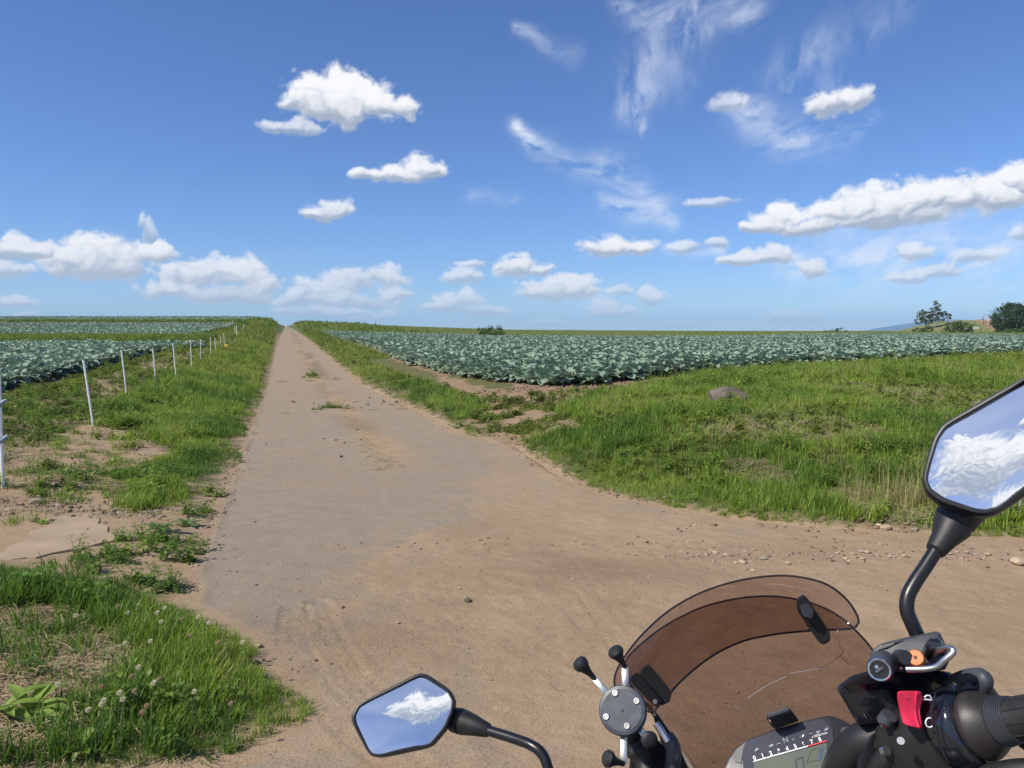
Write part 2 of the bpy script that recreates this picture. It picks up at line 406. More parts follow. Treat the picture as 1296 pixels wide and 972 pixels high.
def base_z(x, y):
    x = np.asarray(x, float); y = np.asarray(y, float); t = tcoord(x, y)
    j = np.clip(np.searchsorted(TS, t)-1, 0, len(TS)-2); i = np.clip(np.searchsorted(YS, y)-1, 0, len(YS)-2)
    a = np.clip((t-TS[j])/(TS[j+1]-TS[j]), 0, 1); b = np.clip((y-YS[i])/(YS[i+1]-YS[i]), 0, 1)
    z = (ZT[i, j]*(1-a)+ZT[i, j+1]*a)*(1-b)+(ZT[i+1, j]*(1-a)+ZT[i+1, j+1]*a)*b
    d = y-ybank(x)
    z = z+.40*sst(-.1, 4.2, d)*(1-.97*sst(3.5+x.clip(0, 10)*.9, 10.5+x.clip(0, 10)*1.3, d))*sst(-.6, 2.4, x)*(x > -3)
    return z
# the driving surface: lane and junction, as left and right edge per distance
LY_ = np.array([[-30, -30], [.8, -30], [2.1, -3.5], [2.62, -1.02], [2.9, -.88], [3.1, -.86], [3.5, -1.12], [3.87, -1.38], [4.3, -1.85], [4.85, -2.08]])
def left_edge(y): return np.where(y > 4.85, -.69-.2985*y+.05, np.interp(y, LY_[:, 0], LY_[:, 1]))
RY_ = np.array([[-60, 40], [4.9, 30], [5.3, 9], [5.6, 4.6], [5.9, 3.6], [6.1, 3.1], [6.25, 2.4], [6.6, 1.85], [7.0, 1.45], [7.4, 1.05], [8.0, .74], [9.1, .5], [10.2, .3], [11.2, .1], [11.9, -.15], [12.6, -.62]])
def right_edge(y): return np.where(y > 12.6, 3.10-.2985*y, np.interp(y, RY_[:, 0], RY_[:, 1]))
def on_road(x, y, m=0.0): return (x > left_edge(y)+m) & (x < right_edge(y)-m)
def rough_z(x, y):
    n = fbm(np.asarray(x)*.9+40, np.asarray(y)*.9+40, 4, 3)-.5
    n2 = fbm(np.asarray(x)*9+40, np.asarray(y)*9+40, 3, 5)-.5
    return n, n2
SLC = (-3.75, 6.05)
def ground_z(x, y):
    x = np.asarray(x, float); y = np.asarray(y, float)
    n, n2 = rough_z(x, y)
    e = np.minimum(x-left_edge(y), right_edge(y)-x)      # plus = inside the driving surface
    off = sst(.05, -.35, e)
    fl = sst(1.0, 1.9, np.hypot((x-SLC[0])*.8, (y-SLC[1])*1.3))
    return base_z(x, y)+off*(n*.13*fl+.035)-.05*sst(.12, .4, e)+n2*(.02+.05*((tcoord(x, y) > 3.4) & (y > 13) & (y < 40)))*sst(0, -.2, e)

def G(u, v, zf=None):
    """where the ray through a photograph pixel meets the land"""
    x, y, z = pdir(u, v); D = np.geomspace(1.5, 600, 900)
    h = EYE+D*float(z)-base_z(float(x)*D, float(y)*D)
    k = np.argmax(h < 0) if (h < 0).any() else len(D)-1
    a, b = D[max(k-1, 0)], D[k]
    for _ in range(20):
        m = (a+b)/2
        if EYE+m*float(z)-float(base_z(float(x)*m, float(y)*m)) < 0: b = m
        else: a = m
    return float(x)*b, float(y)*b
def GP(pts): return np.array([G(*p) for p in pts])
def inpoly(x, y, P):
    x = np.asarray(x); y = np.asarray(y); r = np.zeros(x.shape, bool); n = len(P); j = n-1
    for i in range(n):
        xi, yi = P[i]; xj, yj = P[j]
        c = ((yi > y) != (yj > y)) & (x < (xj-xi)*(y-yi)/(yj-yi+1e-12)+xi)
        r ^= c; j = i
    return r

# ------------------------------------------------------------------ what grows where (world outlines)
SLAB = GP([(-90, 762), (0, 719), (90, 706), (128, 690), (150, 668), (122, 660), (76, 660), (0, 713)])
BARE_NEAR = GP([(-260, 760), (-200, 640), (-60, 600), (10, 590), (40, 570), (80, 548), (140, 540), (178, 556), (205, 580), (172, 600), (150, 630), (158, 656), (210, 648), (262, 612), (275, 606), (262, 650), (238, 720), (235, 755), (180, 752), (110, 742), (0, 735)])
PATCH_BL = GP([(-320, 735), (0, 733), (60, 738), (110, 744), (165, 748), (205, 768), (255, 790), (300, 832), (340, 886), (372, 915), (345, 945), (285, 975), (270, 1100), (-500, 1100)])
BARE_BL = GP([(-160, 800), (-10, 785), (60, 770), (105, 790), (112, 850), (100, 900), (70, 930), (60, 1000), (-160, 1000)])
SOIL_R = GP([(545, 469), (600, 488), (645, 499), (700, 499), (800, 492), (790, 500), (720, 512), (695, 530), (735, 545), (640, 562), (590, 538), (615, 520), (570, 495)])
RFRONT = np.array([[.0, 19.6], [2.2, 20.8], [4.7, 23.6], [9.6, 29.5], [17, 35.5], [30, 45.5], [60, 70], [200, 150.]])
def in_field_r(x, y):
    t = tcoord(x, y)
    return (t > 5.3+.5*np.sin(y*.13)) & (y > np.interp(x, RFRONT[:, 0], RFRONT[:, 1])) & ((x > 0) | (y > 19.6)) & (y < np.interp(t, [0, 30, 60, 100, 150], [126, 108, 108, 150, 170])) & (t < 260)
LEDGE = GP([(-60, 512), (0, 497), (60, 483), (130, 465), (197, 448)])
def in_field_l1(x, y):
    xe = np.interp(y, LEDGE[:, 1], LEDGE[:, 0]); return (x < xe) & (y > 6) & (y < 48.5)
def in_field_l2(x, y): return (tcoord(x, y) < -9.5+(y-66)*.02) & (y > 66) & (y < 119)
def in_field_l3(x, y): return (tcoord(x, y) < -9) & (y > 146) & (y < 236)

# ------------------------------------------------------------------ the ground and the driving surface
def ground_material():
    m = bpy.data.materials.new('earth_and_dust'); m.use_nodes = True
    nt = m.node_tree; L = nt.links; p = nt.nodes['Principled BSDF']; p.inputs['Roughness'].default_value = .95
    p.inputs['Specular IOR Level'].default_value = .15
    tc = nt.nodes.new('ShaderNodeTexCoord').outputs['Object']
    def noise(s, d=6, r=.6, vec=tc):
        n = nt.nodes.new('ShaderNodeTexNoise'); n.inputs['Scale'].default_value = s; n.inputs['Detail'].default_value = d
        n.inputs['Roughness'].default_value = r; L.new(vec, n.inputs['Vector']); return n.outputs[0]
    def attr(a):
        n = nt.nodes.new('ShaderNodeAttribute'); n.attribute_name = a; return n.outputs['Fac']
    def ramp(f, stops):
        n = nt.nodes.new('ShaderNodeValToRGB'); L.new(f, n.inputs[0]); e = n.color_ramp.elements
        while len(e) < len(stops): e.new(.5)
        for q, (pos, c) in zip(e, stops): q.position = pos; q.color = (*c, 1) if len(c) == 3 else c
        return n.outputs[0]
    def mix(f, a, b, bt='MIX'):
        n = nt.nodes.new('ShaderNodeMix'); n.data_type = 'RGBA'; n.blend_type = bt
        for q, s in ((f, 0), (a, 6), (b, 7)):
            if isinstance(q, (int, float)): n.inputs[s].default_value = q
            elif isinstance(q, tuple): n.inputs[s].default_value = (*q, 1)
            else: L.new(q, n.inputs[s])
        return n.outputs[2]
    def mm(op, a, b, c=None):
        n = nt.nodes.new('ShaderNodeMath'); n.operation = op
        for i, q in enumerate((a, b, c)):
            if q is None: continue
            if isinstance(q, (int, float)): n.inputs[i].default_value = q
            else: L.new(q, n.inputs[i])
        return n.outputs[0]
    big = noise(.9, 5); mid = noise(6, 6); fine = noise(70, 4); grit = noise(330, 2, .7)
    dirt = ramp(big, [(.3, (.345, .250, .158)), (.7, (.415, .303, .196))])
    dirt = mix(mm('MULTIPLY', ramp(mid, [(.42, (0, 0, 0)), (.7, (1, 1, 1))]), .35), dirt, (.27, .185, .115))
    asph = ramp(mid, [(.3, (.335, .276, .205)), (.7, (.405, .338, .255))])
    asph = mix(ramp(grit, [(.46, (0, 0, 0)), (.52, (.75, .75, .75))]), mix(.55, asph, (.17, .138, .11)), asph)
    asph = mix(ramp(noise(190, 2), [(.62, (0, 0, 0)), (.7, (.8, .8, .8))]), asph, (.46, .39, .31))
    dust = attr('dust')
    dm = mm('ADD', mm('MULTIPLY_ADD', dust, 1.4, .02), mm('MULTIPLY', mm('SUBTRACT', noise(3.2, 7, .62), .55), 2.2))
    road = mix(ramp(dm, [(.2, (0, 0, 0)), (1.15, (1, 1, 1))]), asph, dirt)
    soil = mix(ramp(mid, [(.35, (0, 0, 0)), (.65, (1, 1, 1))]), (.20, .135, .085), (.31, .215, .135))
    soil = mix(attr('paledirt'), soil, dirt)
    gr = mix(ramp(noise(14, 4), [(.4, (0, 0, 0)), (.6, (1, 1, 1))]), (.085, .11, .034), (.17, .15, .07))
    far = mix(ramp(noise(.35, 6), [(.35, (0, 0, 0)), (.65, (1, 1, 1))]), (.085, .13, .035), (.15, .15, .06))
    cur = mix(attr('grassy'), soil, gr)
    cur = mix(attr('meadow'), cur, far)
    cur = mix(attr('paved'), cur, road)
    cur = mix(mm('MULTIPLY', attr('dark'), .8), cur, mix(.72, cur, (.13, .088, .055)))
    cur = mix(ramp(noise(95, 3, .75), [(.60, (0, 0, 0)), (.66, (.7, .7, .7))]), cur, mix(1.0, cur, (.42, .38, .35), 'MULTIPLY'))
    cur = mix(ramp(noise(120, 3, .7, ), [(.33, (.45, .45, .45)), (.40, (0, 0, 0))]), cur, mix(1.0, cur, (1.35, 1.32, 1.28), 'MULTIPLY'))
    cur = mix(ramp(noise(23, 5, .7), [(.56, (0, 0, 0)), (.72, (.5, .5, .5))]), cur, mix(1.0, cur, (.66, .62, .58), 'MULTIPLY'))
    cur = mix(ramp(fine, [(.3, (0, 0, 0)), (.7, (1, 1, 1))]), mix(1.0, cur, (.86, .85, .84), 'MULTIPLY'), cur)
    L.new(cur, p.inputs['Base Color'])
    b = nt.nodes.new('ShaderNodeBump'); b.inputs['Strength'].default_value = .8; b.inputs['Distance'].default_value = .016
    hh = mm('ADD', mm('MULTIPLY', mid, .6), mm('ADD', mm('MULTIPLY', fine, .45), mm('MULTIPLY', grit, .22)))
    L.new(hh, b.inputs['Height']); L.new(b.outputs[0], p.inputs['Normal'])
    return m
M_GROUND = ground_material()
def axis(parts):
    o = []
    for a, b, s in parts: o += list(np.arange(a, b, s))
    return np.array(o+[parts[-1][1]])
def geo_axis(a, b, s, k):
    o = [a]
    while o[-1] < b: o.append(o[-1]+s); s *= k
    return o
def grid_mesh(name, X, Y, zf, af):
    Z = zf(X, Y); V = np.stack([X, Y, Z], -1).reshape(-1, 3); h, w = X.shape
    idx = np.arange(h*w).reshape(h, w)
    Fq = np.stack([idx[:-1, :-1], idx[:-1, 1:], idx[1:, 1:], idx[1:, :-1]], -1).reshape(-1, 4)
    at = {k: q.ravel() for k, q in af(X, Y).items()}
    o = bpy.data.objects.new(name, mesh_np(name, V, Fq, [M_GROUND], True, at)); return link(o)
def g_attrs(x, y):
    n = fbm(x*1.3+50, y*1.3+50, 4, 9)-.5; xx = x+n*.5; yy = y+n*.5
    bare = inpoly(xx, yy, BARE_NEAR) | inpoly(xx, yy, BARE_BL) | inpoly(xx, yy, SOIL_R) | inpoly(xx, yy, SLAB)
    t = tcoord(x, y)
    field = in_field_r(x, y) | in_field_l1(x, y) | in_field_l2(x, y) | in_field_l3(x, y)
    fence = (t > -6.8) & (t < -3.9) & (y > 5) & (fbm(x*.7+9, y*.35+3, 3, 4) > .44)
    g = np.where(bare | field | fence | on_road(x, y, -.12), 0., 1.)
    strip = (np.abs(x-np.interp(y, LEDGE[:, 1], LEDGE[:, 0])) < .8) & (y < 48)
    g = np.where(strip, 0, g)
    g = np.where((x > 0) & (y > 18) & (y-np.interp(x, RFRONT[:, 0], RFRONT[:, 1]) > -1.6) & (y < 28), 0., g)
    mead = ((y > 120) | (np.hypot(x, y) > 200)) & ~field
    return dict(grassy=g, paledirt=np.where(inpoly(xx, yy, SOIL_R) | ((t > 3) & (y > 12)), .35, (bare | fence | on_road(x, y, -.4)).astype(float)), meadow=mead.astype(float), paved=np.zeros_like(x), dust=np.zeros_like(x), dark=np.zeros_like(x))
xs = sorted(set(np.round(-np.array(geo_axis(0, 9000, .09, 1.022)), 3)) | set(np.round(geo_axis(0, 9000, .09, 1.022), 3)))
ys = sorted(set(np.round(-np.array(geo_axis(0, 3000, .5, 1.15)), 3)) | set(np.round(np.arange(0, 9, .08), 3)) | set(np.round(geo_axis(9, 9500, .10, 1.018), 3)))
GX, GY = np.meshgrid(xs, ys)
ground = tag(grid_mesh('ground', GX, GY, ground_z, g_attrs), kind='structure')

# tyre prints and dark damp patch on the junction, as real relief
def track(x, y, P, w):
    best = np.full(x.shape, 9e9); along = np.zeros(x.shape); s0 = 0
    side = np.zeros(x.shape)
    for i in range(len(P)-1):
        (ax, ay), (bx, by) = P[i], P[i+1]; dx, dy = bx-ax, by-ay; l = math.hypot(dx, dy)
        t = np.clip(((x-ax)*dx+(y-ay)*dy)/(l*l), 0, 1); qx = x-ax-t*dx; qy = y-ay-t*dy; d = np.hypot(qx, qy)
        m = d < best; best = np.where(m, d, best); along = np.where(m, s0+t*l, along); side = np.where(m, np.sign(dx*qy-dy*qx)*d, side); s0 += l
    return best, along, side
TR1 = GP([(375, 770), (372, 800), (385, 840), (410, 880), (450, 925), (520, 975)])
TR2 = GP([(402, 762), (420, 810), (450, 860), (500, 905), (560, 940)])
TR3 = GP([(640, 690), (690, 730), (760, 800), (800, 850)])
TR4 = GP([(700, 690), (760, 770), (800, 830), (870, 900)])
TR5 = GP([(560, 750), (620, 790), (700, 840), (800, 880), (900, 910)])
TR6 = GP([(300, 905), (400, 870), (470, 835), (560, 800), (640, 760)])
def road_z(x, y):
    z = base_z(x, y)+.004
    near = sst(9, 6.5, y)
    d = dustf(x, y)
    z = z+(fbm(x*2.2+9, y*2.2+9, 4, 8)-.5)*.035*near*d+(fbm(x*14+9, y*14+9, 3, 6)-.5)*.008*near*(d > .3)
    z = z+(fbm(x*.6+9, y*.6+9, 3, 18)-.5)*.03
    for P, w, per, kk in ((TR1, .09, .05, 2.0), (TR2, .08, .05, 1.8), (TR3, .10, .06, .35), (TR4, .09, .06, .35), (TR5, .10, .05, .8), (TR6, .08, .05, 1.3)):
        b, al, s = track(x, y, P, w); k = sst(w*1.15, w*.8, b)*near
        rib = np.sin(s/w*math.pi*2.6)*.4+.6*np.sign(np.sin((al+np.abs(s)*.8)/per*2*math.pi))*(np.abs(s) > w*.35)
        fade = .35+.65*sst(.4, .62, fbm(x*1.7+3, y*1.7+8, 2, 44))
        z = z-k*fade*kk*(.0038-.0028*rib)+kk*.0025*sst(w*1.6, w*1.1, b)*(1-k)*near*fade
    e = np.minimum(x-left_edge(y), right_edge(y)-x)
    return z-.045*sst(.10, -.02, e)
DUSTP = GP([(430, 735), (520, 680), (600, 625), (600, 570), (640, 545), (700, 590), (760, 615), (900, 645), (1100, 640), (1500, 640), (1500, 1100), (300, 1100), (300, 930), (330, 850), (300, 800), (400, 770), (440, 740)])
def dustf(x, y):
    n = fbm(x*.8+60, y*.8+60, 4, 19)-.5; a = np.zeros(x.shape)
    for k, (ox, oy) in enumerate(((0, 0), (.5, 0), (-.5, 0), (0, .8), (0, -.8), (.9, .2), (-.9, -.2), (.3, 1.5), (-.3, -1.2))):
        a += inpoly(x+n*1.1+ox, y+n*1.1+oy, DUSTP)/9.
    rdist = right_edge(y)-x; ld = x-left_edge(y)
    a = np.maximum(a, .95*sst(.5, .05, rdist)); a = np.maximum(a, .3*sst(.25, 0., ld))
    t = tcoord(x, y)
    a = np.maximum(a, sst(5.2, 9, y)*.30+.12*sst(8, 30, y))
    a = np.maximum(a, .75*np.exp(-((t-.25)/.45)**2)*sst(7.5, 11, y)*(.35+1.3*fbm(x*.3, y*.3, 3, 12)))
    return np.clip(a, 0, 1)
CR1 = [338, 484]; _c1 = G(338, 484); _c2 = G(460, 477); _c3 = G(300, 523); _c4 = G(520, 517)
def r_attrs(x, y):
    n = fbm(x*2+5, y*2+5, 4, 22)-.5; dk = np.zeros(x.shape)
    for (u, v, rx, ry, k) in ((760, 722, 1.0, .42, .6), (690, 700, .5, .3, .4), (430, 800, .9, .5, .5), (560, 790, 1.0, .4, .25), (1010, 700, 1.2, .25, .2)):
        cx, cy_ = G(u, v); dk = np.maximum(dk, k*np.exp(-((x-cx+n*.8)/rx)**2-((y-cy_+n*.6)/ry)**2))
    for (ax, ay), (bx, by), w in ((_c1, _c2, .16), (_c3, _c4, .05)):
        dx, dy = bx-ax, by-ay; d = np.abs((x-ax)*dy-(y-ay)*dx)/math.hypot(dx, dy); dk = np.maximum(dk, 1.2*sst(w, w*.3, d+n*.07))
    t = tcoord(x, y)
    dk = np.maximum(dk, .75*np.exp(-((t-.55)/.35)**2)*(fbm(x*.25+3, y*.25+3, 3, 33) > .51)*sst(20, 32, y))
    dk = np.maximum(dk, .5*np.exp(-((t-.2)/.3)**2)*(fbm(x*.8+3, y*.5+3, 3, 34) > .52)*sst(12, 14, y))
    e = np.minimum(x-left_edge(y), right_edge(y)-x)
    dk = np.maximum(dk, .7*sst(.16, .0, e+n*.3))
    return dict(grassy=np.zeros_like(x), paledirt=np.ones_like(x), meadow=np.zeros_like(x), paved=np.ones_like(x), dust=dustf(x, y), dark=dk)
ry_ = np.array(sorted(set(np.round(-np.array(geo_axis(0, 25, .3, 1.2)), 3)) | set(np.round(np.arange(0, 2.2, .1), 3)) | set(np.round(np.arange(2.2, 6.6, .013), 3)) | set(np.round(geo_axis(6.6, 700, .035, 1.024), 3))))
def split_road(y0, y1, nx, dense):
    yy = ry_[(ry_ >= y0-1e-6) & (ry_ <= y1+1e-6)]
    L_ = left_edge(yy); R_ = right_edge(yy); s = np.linspace(0, 1, nx)
    return yy, L_, R_, s
# columns: dense where the prints are
rows = []
SX = np.linspace(0, 1, 300)
yy = ry_; L_ = left_edge(yy); R_ = right_edge(yy)
wob = (fbm(yy*2.3+4, yy*0+.5, 5, 2)-.5)*.16; wob2 = (fbm(yy*2.3+40, yy*0+7.5, 5, 2)-.5)*.22
inner0 = np.minimum(np.maximum(L_, -3.2), 4.2); 
XX = np.zeros((len(yy), 560))
for i, y in enumerate(yy):
    a, b = L_[i]+wob[i], R_[i]+wob2[i]
    if y > 6.6: XX[i] = np.linspace(a, b, 560)
    else:
        c, d = max(a, -2.9), min(b, 4.4)
        k = 300 if b-a > 6 else 340
        if a < c-.3: l = np.linspace(a, c, 31)[:-1]
        else: l = np.linspace(a, c+.02, 31)[:-1]; c = c+.02
        r = np.linspace(d, b, 31)[1:] if b > d+.3 else np.linspace(d-.02, b, 31)[1:]
        if b <= d+.3: d = d-.02
        XX[i] = np.concatenate([l, np.linspace(c, d, 500), r])
YY = np.repeat(yy[:, None], 560, 1)
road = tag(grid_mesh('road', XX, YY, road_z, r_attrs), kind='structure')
def top_z(x, y):
    x = np.asarray(x, float); y = np.asarray(y, float)
    return np.where(on_road(x, y, .06), road_z(np.atleast_1d(x), np.atleast_1d(y)).reshape(x.shape), ground_z(x, y))
# ------------------------------------------------------------------ plants: small meshes that many points share
def blade(V, Fc, x, y, a, h, w, lean, fold=.15, segs=3, droop=.5):
    """one grass blade from (x, y) leaning towards angle a"""
    o = len(V); ca, sa_ = math.cos(a), math.sin(a); px, py = -sa_, ca; n = 0
    for i in range(segs+1):
        t = i/segs; ww = w*(1-t**1.8)*.5+.0002; r = lean*h*(t**1.6); z = h*(t-droop*lean*t*t*.6)
        V.append((x+ca*r+px*ww, y+sa_*r+py*ww, z)); V.append((x+ca*r-px*ww, y+sa_*r-py*ww, z))
    for i in range(segs): Fc.append((o+2*i, o+2*i+1, o+2*i+3, o+2*i+2))
def leafp(V, Fc, base, d, up, L, Wd, curl=.3, nl=4, nw=2, wav=0.0, rs=None, tip=.7, cup=.15, stalk=0.0):
    """one broad leaf: d is its heading (unit, level), up how steeply it rises, curl how far it arches over"""
    o = len(V); d = Vector(d); s = Vector((-d.y, d.x, 0)); p = Vector(base); ang = up; step = L/nl
    for i in range(nl+1):
        t = i/nl
        prof = math.sin(math.pi*min(1, max(.02, (t-stalk)/(1-stalk)))**tip)**.8 if t > stalk else .06
        for j in range(-nw, nw+1):
            q = j/nw; e = prof*Wd*.5*q; hz = cup*abs(e)*1.6+(wav*Wd*math.sin(3.1*i+2.3*j+(rs or 0))*abs(q))
            nrm = (-d*math.sin(ang)+Vector((0, 0, 1))*math.cos(ang))
            V.append(tuple(p+s*e+nrm*hz))
        p = p+(d*math.cos(ang)+Vector((0, 0, 1))*math.sin(ang))*step; ang -= curl/nl*math.pi
    k = 2*nw+1
    for i in range(nl):
        for j in range(2*nw): Fc.append((o+i*k+j, o+i*k+j+1, o+(i+1)*k+j+1, o+(i+1)*k+j))
def me_from(name, V, Fc, m, smooth=True):
    me = bpy.data.meshes.new(name); me.from_pydata([tuple(v) for v in V], [], Fc); me.materials.append(m)
    for p in me.polygons: p.use_smooth = smooth
    return me
M_GRASS = leafmat('grass_blades', (.052, .150, .02), (.33, .43, .06), .45, .45, .3, dry=(.42, .35, .17))
M_GRASS2 = leafmat('meadow_grass', (.12, .19, .024), (.34, .41, .065), .45, .5, .3, dry=(.42, .34, .16))
M_WEED = leafmat('weed_leaves', (.09, .18, .022), (.29, .38, .06), .45, .5, .35)
M_WEEDY = leafmat('yellow_green_weeds', (.09, .125, .02), (.20, .24, .045), .4, .5, .3)
M_STRAW = leafmat('dry_straw', (.36, .28, .16), (.50, .42, .27), .25, .7, .2)
M_CAB = leafmat('cabbage_leaves', (.205, .295, .21), (.36, .455, .35), .2, .6, .12)
M_BUSH = leafmat('bush_leaves', (.035, .08, .018), (.10, .165, .035), .3, .5, .3, inst=False)
def tuft(name, n, h, spread, w, mt, seed, lean=(.15, .9), segs=3):
    r = random.Random(seed); V = []; Fc = []
    for i in range(n):
        a = r.uniform(0, 6.28); q = spread*math.sqrt(r.random()); b = r.uniform(0, 6.28)
        blade(V, Fc, q*math.cos(b), q*math.sin(b), a, h*r.uniform(.45, 1.1), w*r.uniform(.6, 1.3), r.uniform(*lean), segs=segs)
    return me_from(name, V, Fc, mt)
def broadleaf(name, n, L, Wd, mt, seed, up=(.3, 1.2), h=.0, curl=(.2, .5), spread=.02, nl=3, nw=1):
    r = random.Random(seed); V = []; Fc = []
    for i in range(n):
        a = i*2.4+r.uniform(-.4, .4); q = r.uniform(0, spread)
        leafp(V, Fc, (q*math.cos(a), q*math.sin(a), r.uniform(0, h)), (math.cos(a), math.sin(a), 0), r.uniform(*up), L*r.uniform(.6, 1.1), Wd*r.uniform(.7, 1.1), r.uniform(*curl), nl, nw)
    return me_from(name, V, Fc, mt)
def herb(name, mt, seed, h=.3, n=26, L=.06, Wd=.035, rad_=.1):
    """stalky herb with many small leaves"""
    r = random.Random(seed); V = []; Fc = []
    for s in range(4):
        a0 = r.uniform(0, 6.28); bx, by = r.uniform(-.03, .03), r.uniform(-.03, .03); hh = h*r.uniform(.6, 1.1)
        blade(V, Fc, bx, by, a0, hh, .006, .3, segs=2)
        for i in range(n//4):
            t = .2+.8*i/(n/4); a = i*2.4+r.uniform(-.5, .5); lx = bx+math.cos(a0)*.3*hh*t**1.6; ly = by+math.sin(a0)*.3*hh*t**1.6
            leafp(V, Fc, (lx, ly, hh*t*.92), (math.cos(a), math.sin(a), 0), r.uniform(-.1, .8), L*r.uniform(.6, 1.2), Wd*r.uniform(.7, 1.2), r.uniform(.1, .4), 2, 1)
    return me_from(name, V, Fc, mt)
def straw(name, seed, n=16, L=.12):
    r = random.Random(seed); V = []; Fc = []
    for i in range(n):
        a = r.uniform(0, 6.28); x, y = r.gauss(0, .06), r.gauss(0, .06); l = L*r.uniform(.4, 1.2); w = r.uniform(.0015, .0035); z0 = r.uniform(.003, .02); z1 = r.uniform(.003, .035)
        dx, dy = math.cos(a)*l/2, math.sin(a)*l/2; px, py = -math.sin(a)*w, math.cos(a)*w; o = len(V)
        V += [(x-dx+px, y-dy+py, z0), (x-dx-px, y-dy-py, z0), (x-px, y-py, (z0+z1)/2+.01), (x+px, y+py, (z0+z1)/2+.01), (x+dx-px, y+dy-py, z1), (x+dx+px, y+dy+py, z1)]
        Fc += [(o, o+1, o+2, o+3), (o+3, o+2, o+4, o+5)]
    return me_from(name, V, Fc, M_STRAW)
def pebble(name, seed, mt, s=.02, flat=.55, sub=1):
    bm = bmesh.new(); bmesh.ops.create_icosphere(bm, subdivisions=sub, radius=s); r = random.Random(seed)
    ph = [r.uniform(0, 6) for _ in range(6)]
    for v in bm.verts:
        c = v.co/s; k = 1+.18*math.sin(3*c.x+ph[0])+.16*math.sin(4*c.y+ph[1])+.12*math.sin(5*c.z+ph[2])+r.uniform(-.09, .09)
        v.co = Vector((v.co.x*k*1.15, v.co.y*k, v.co.z*k*flat))
    me = bpy.data.meshes.new(name); bm.to_mesh(me); bm.free(); me.materials.append(mt)
    for p in me.polygons: p.use_smooth = False
    return me

def scatter(name, pts, meshes, rots=None, scl=None, tilt=.0, pick=None, seed=1, tint=None, kind='stuff', mats=None):
    """ONE object: a cloud of points that each carry one of the small plant meshes (geometry nodes)"""
    r = np.random.RandomState(seed); pts = np.asarray(pts, float); n = len(pts)
    rots = r.uniform(0, 6.283, n) if rots is None else rots
    scl = np.ones(n) if scl is None else scl; tint = r.rand(n) if tint is None else tint
    pick = r.randint(0, len(meshes), n) if pick is None else pick
    me = bpy.data.meshes.new(name); me.vertices.add(n); me.vertices.foreach_set('co', pts.astype(np.float32).ravel())
    rv = np.zeros((n, 3), np.float32); rv[:, 0] = r.normal(0, 1, n)*tilt; rv[:, 1] = r.normal(0, 1, n)*tilt; rv[:, 2] = rots
    a = me.attributes.new('rot', 'FLOAT_VECTOR', 'POINT'); a.data.foreach_set('vector', rv.ravel())
    a = me.attributes.new('scl', 'FLOAT', 'POINT'); a.data.foreach_set('value', scl.astype(np.float32))
    a = me.attributes.new('tint', 'FLOAT', 'POINT'); a.data.foreach_set('value', tint.astype(np.float32))
    a = me.attributes.new('pick', 'INT', 'POINT'); a.data.foreach_set('value', pick.astype(np.int32))
    o = bpy.data.objects.new(name, me); link(o)
    src = bpy.data.collections.new(name+'_kinds')
    for i, m_ in enumerate(meshes):
        so = bpy.data.objects.new('%s_kind_%s' % (name, 'abcdefgh'[i]), m_); src.objects.link(so)
        me.materials.append(m_.materials[0]) if m_.materials[0].name not in me.materials else None
    ng = bpy.data.node_groups.new(name, 'GeometryNodeTree')
    ng.interface.new_socket('Geometry', in_out='INPUT', socket_type='NodeSocketGeometry'); ng.interface.new_socket('Geometry', in_out='OUTPUT', socket_type='NodeSocketGeometry')
    n_ = ng.nodes; gi = n_.new('NodeGroupInput'); go = n_.new('NodeGroupOutput'); ip = n_.new('GeometryNodeInstanceOnPoints')
    ci = n_.new('GeometryNodeCollectionInfo'); ci.inputs[0].default_value = src; ci.inputs[1].default_value = True; ci.inputs[2].default_value = True
    def at(nm, t):
        q = n_.new('GeometryNodeInputNamedAttribute'); q.data_type = t; q.inputs[0].default_value = nm; return q.outputs[0]
    l = ng.links
    l.new(gi.outputs[0], ip.inputs['Points']); l.new(ci.outputs[0], ip.inputs['Instance']); ip.inputs['Pick Instance'].default_value = True
    l.new(at('pick', 'INT'), ip.inputs['Instance Index']); l.new(at('rot', 'FLOAT_VECTOR'), ip.inputs['Rotation']); l.new(at('scl', 'FLOAT'), ip.inputs['Scale'])
    l.new(ip.outputs[0], go.inputs[0])
    md = o.modifiers.new('plants', 'NODES'); md.node_group = ng
    return tag(o, kind=kind)

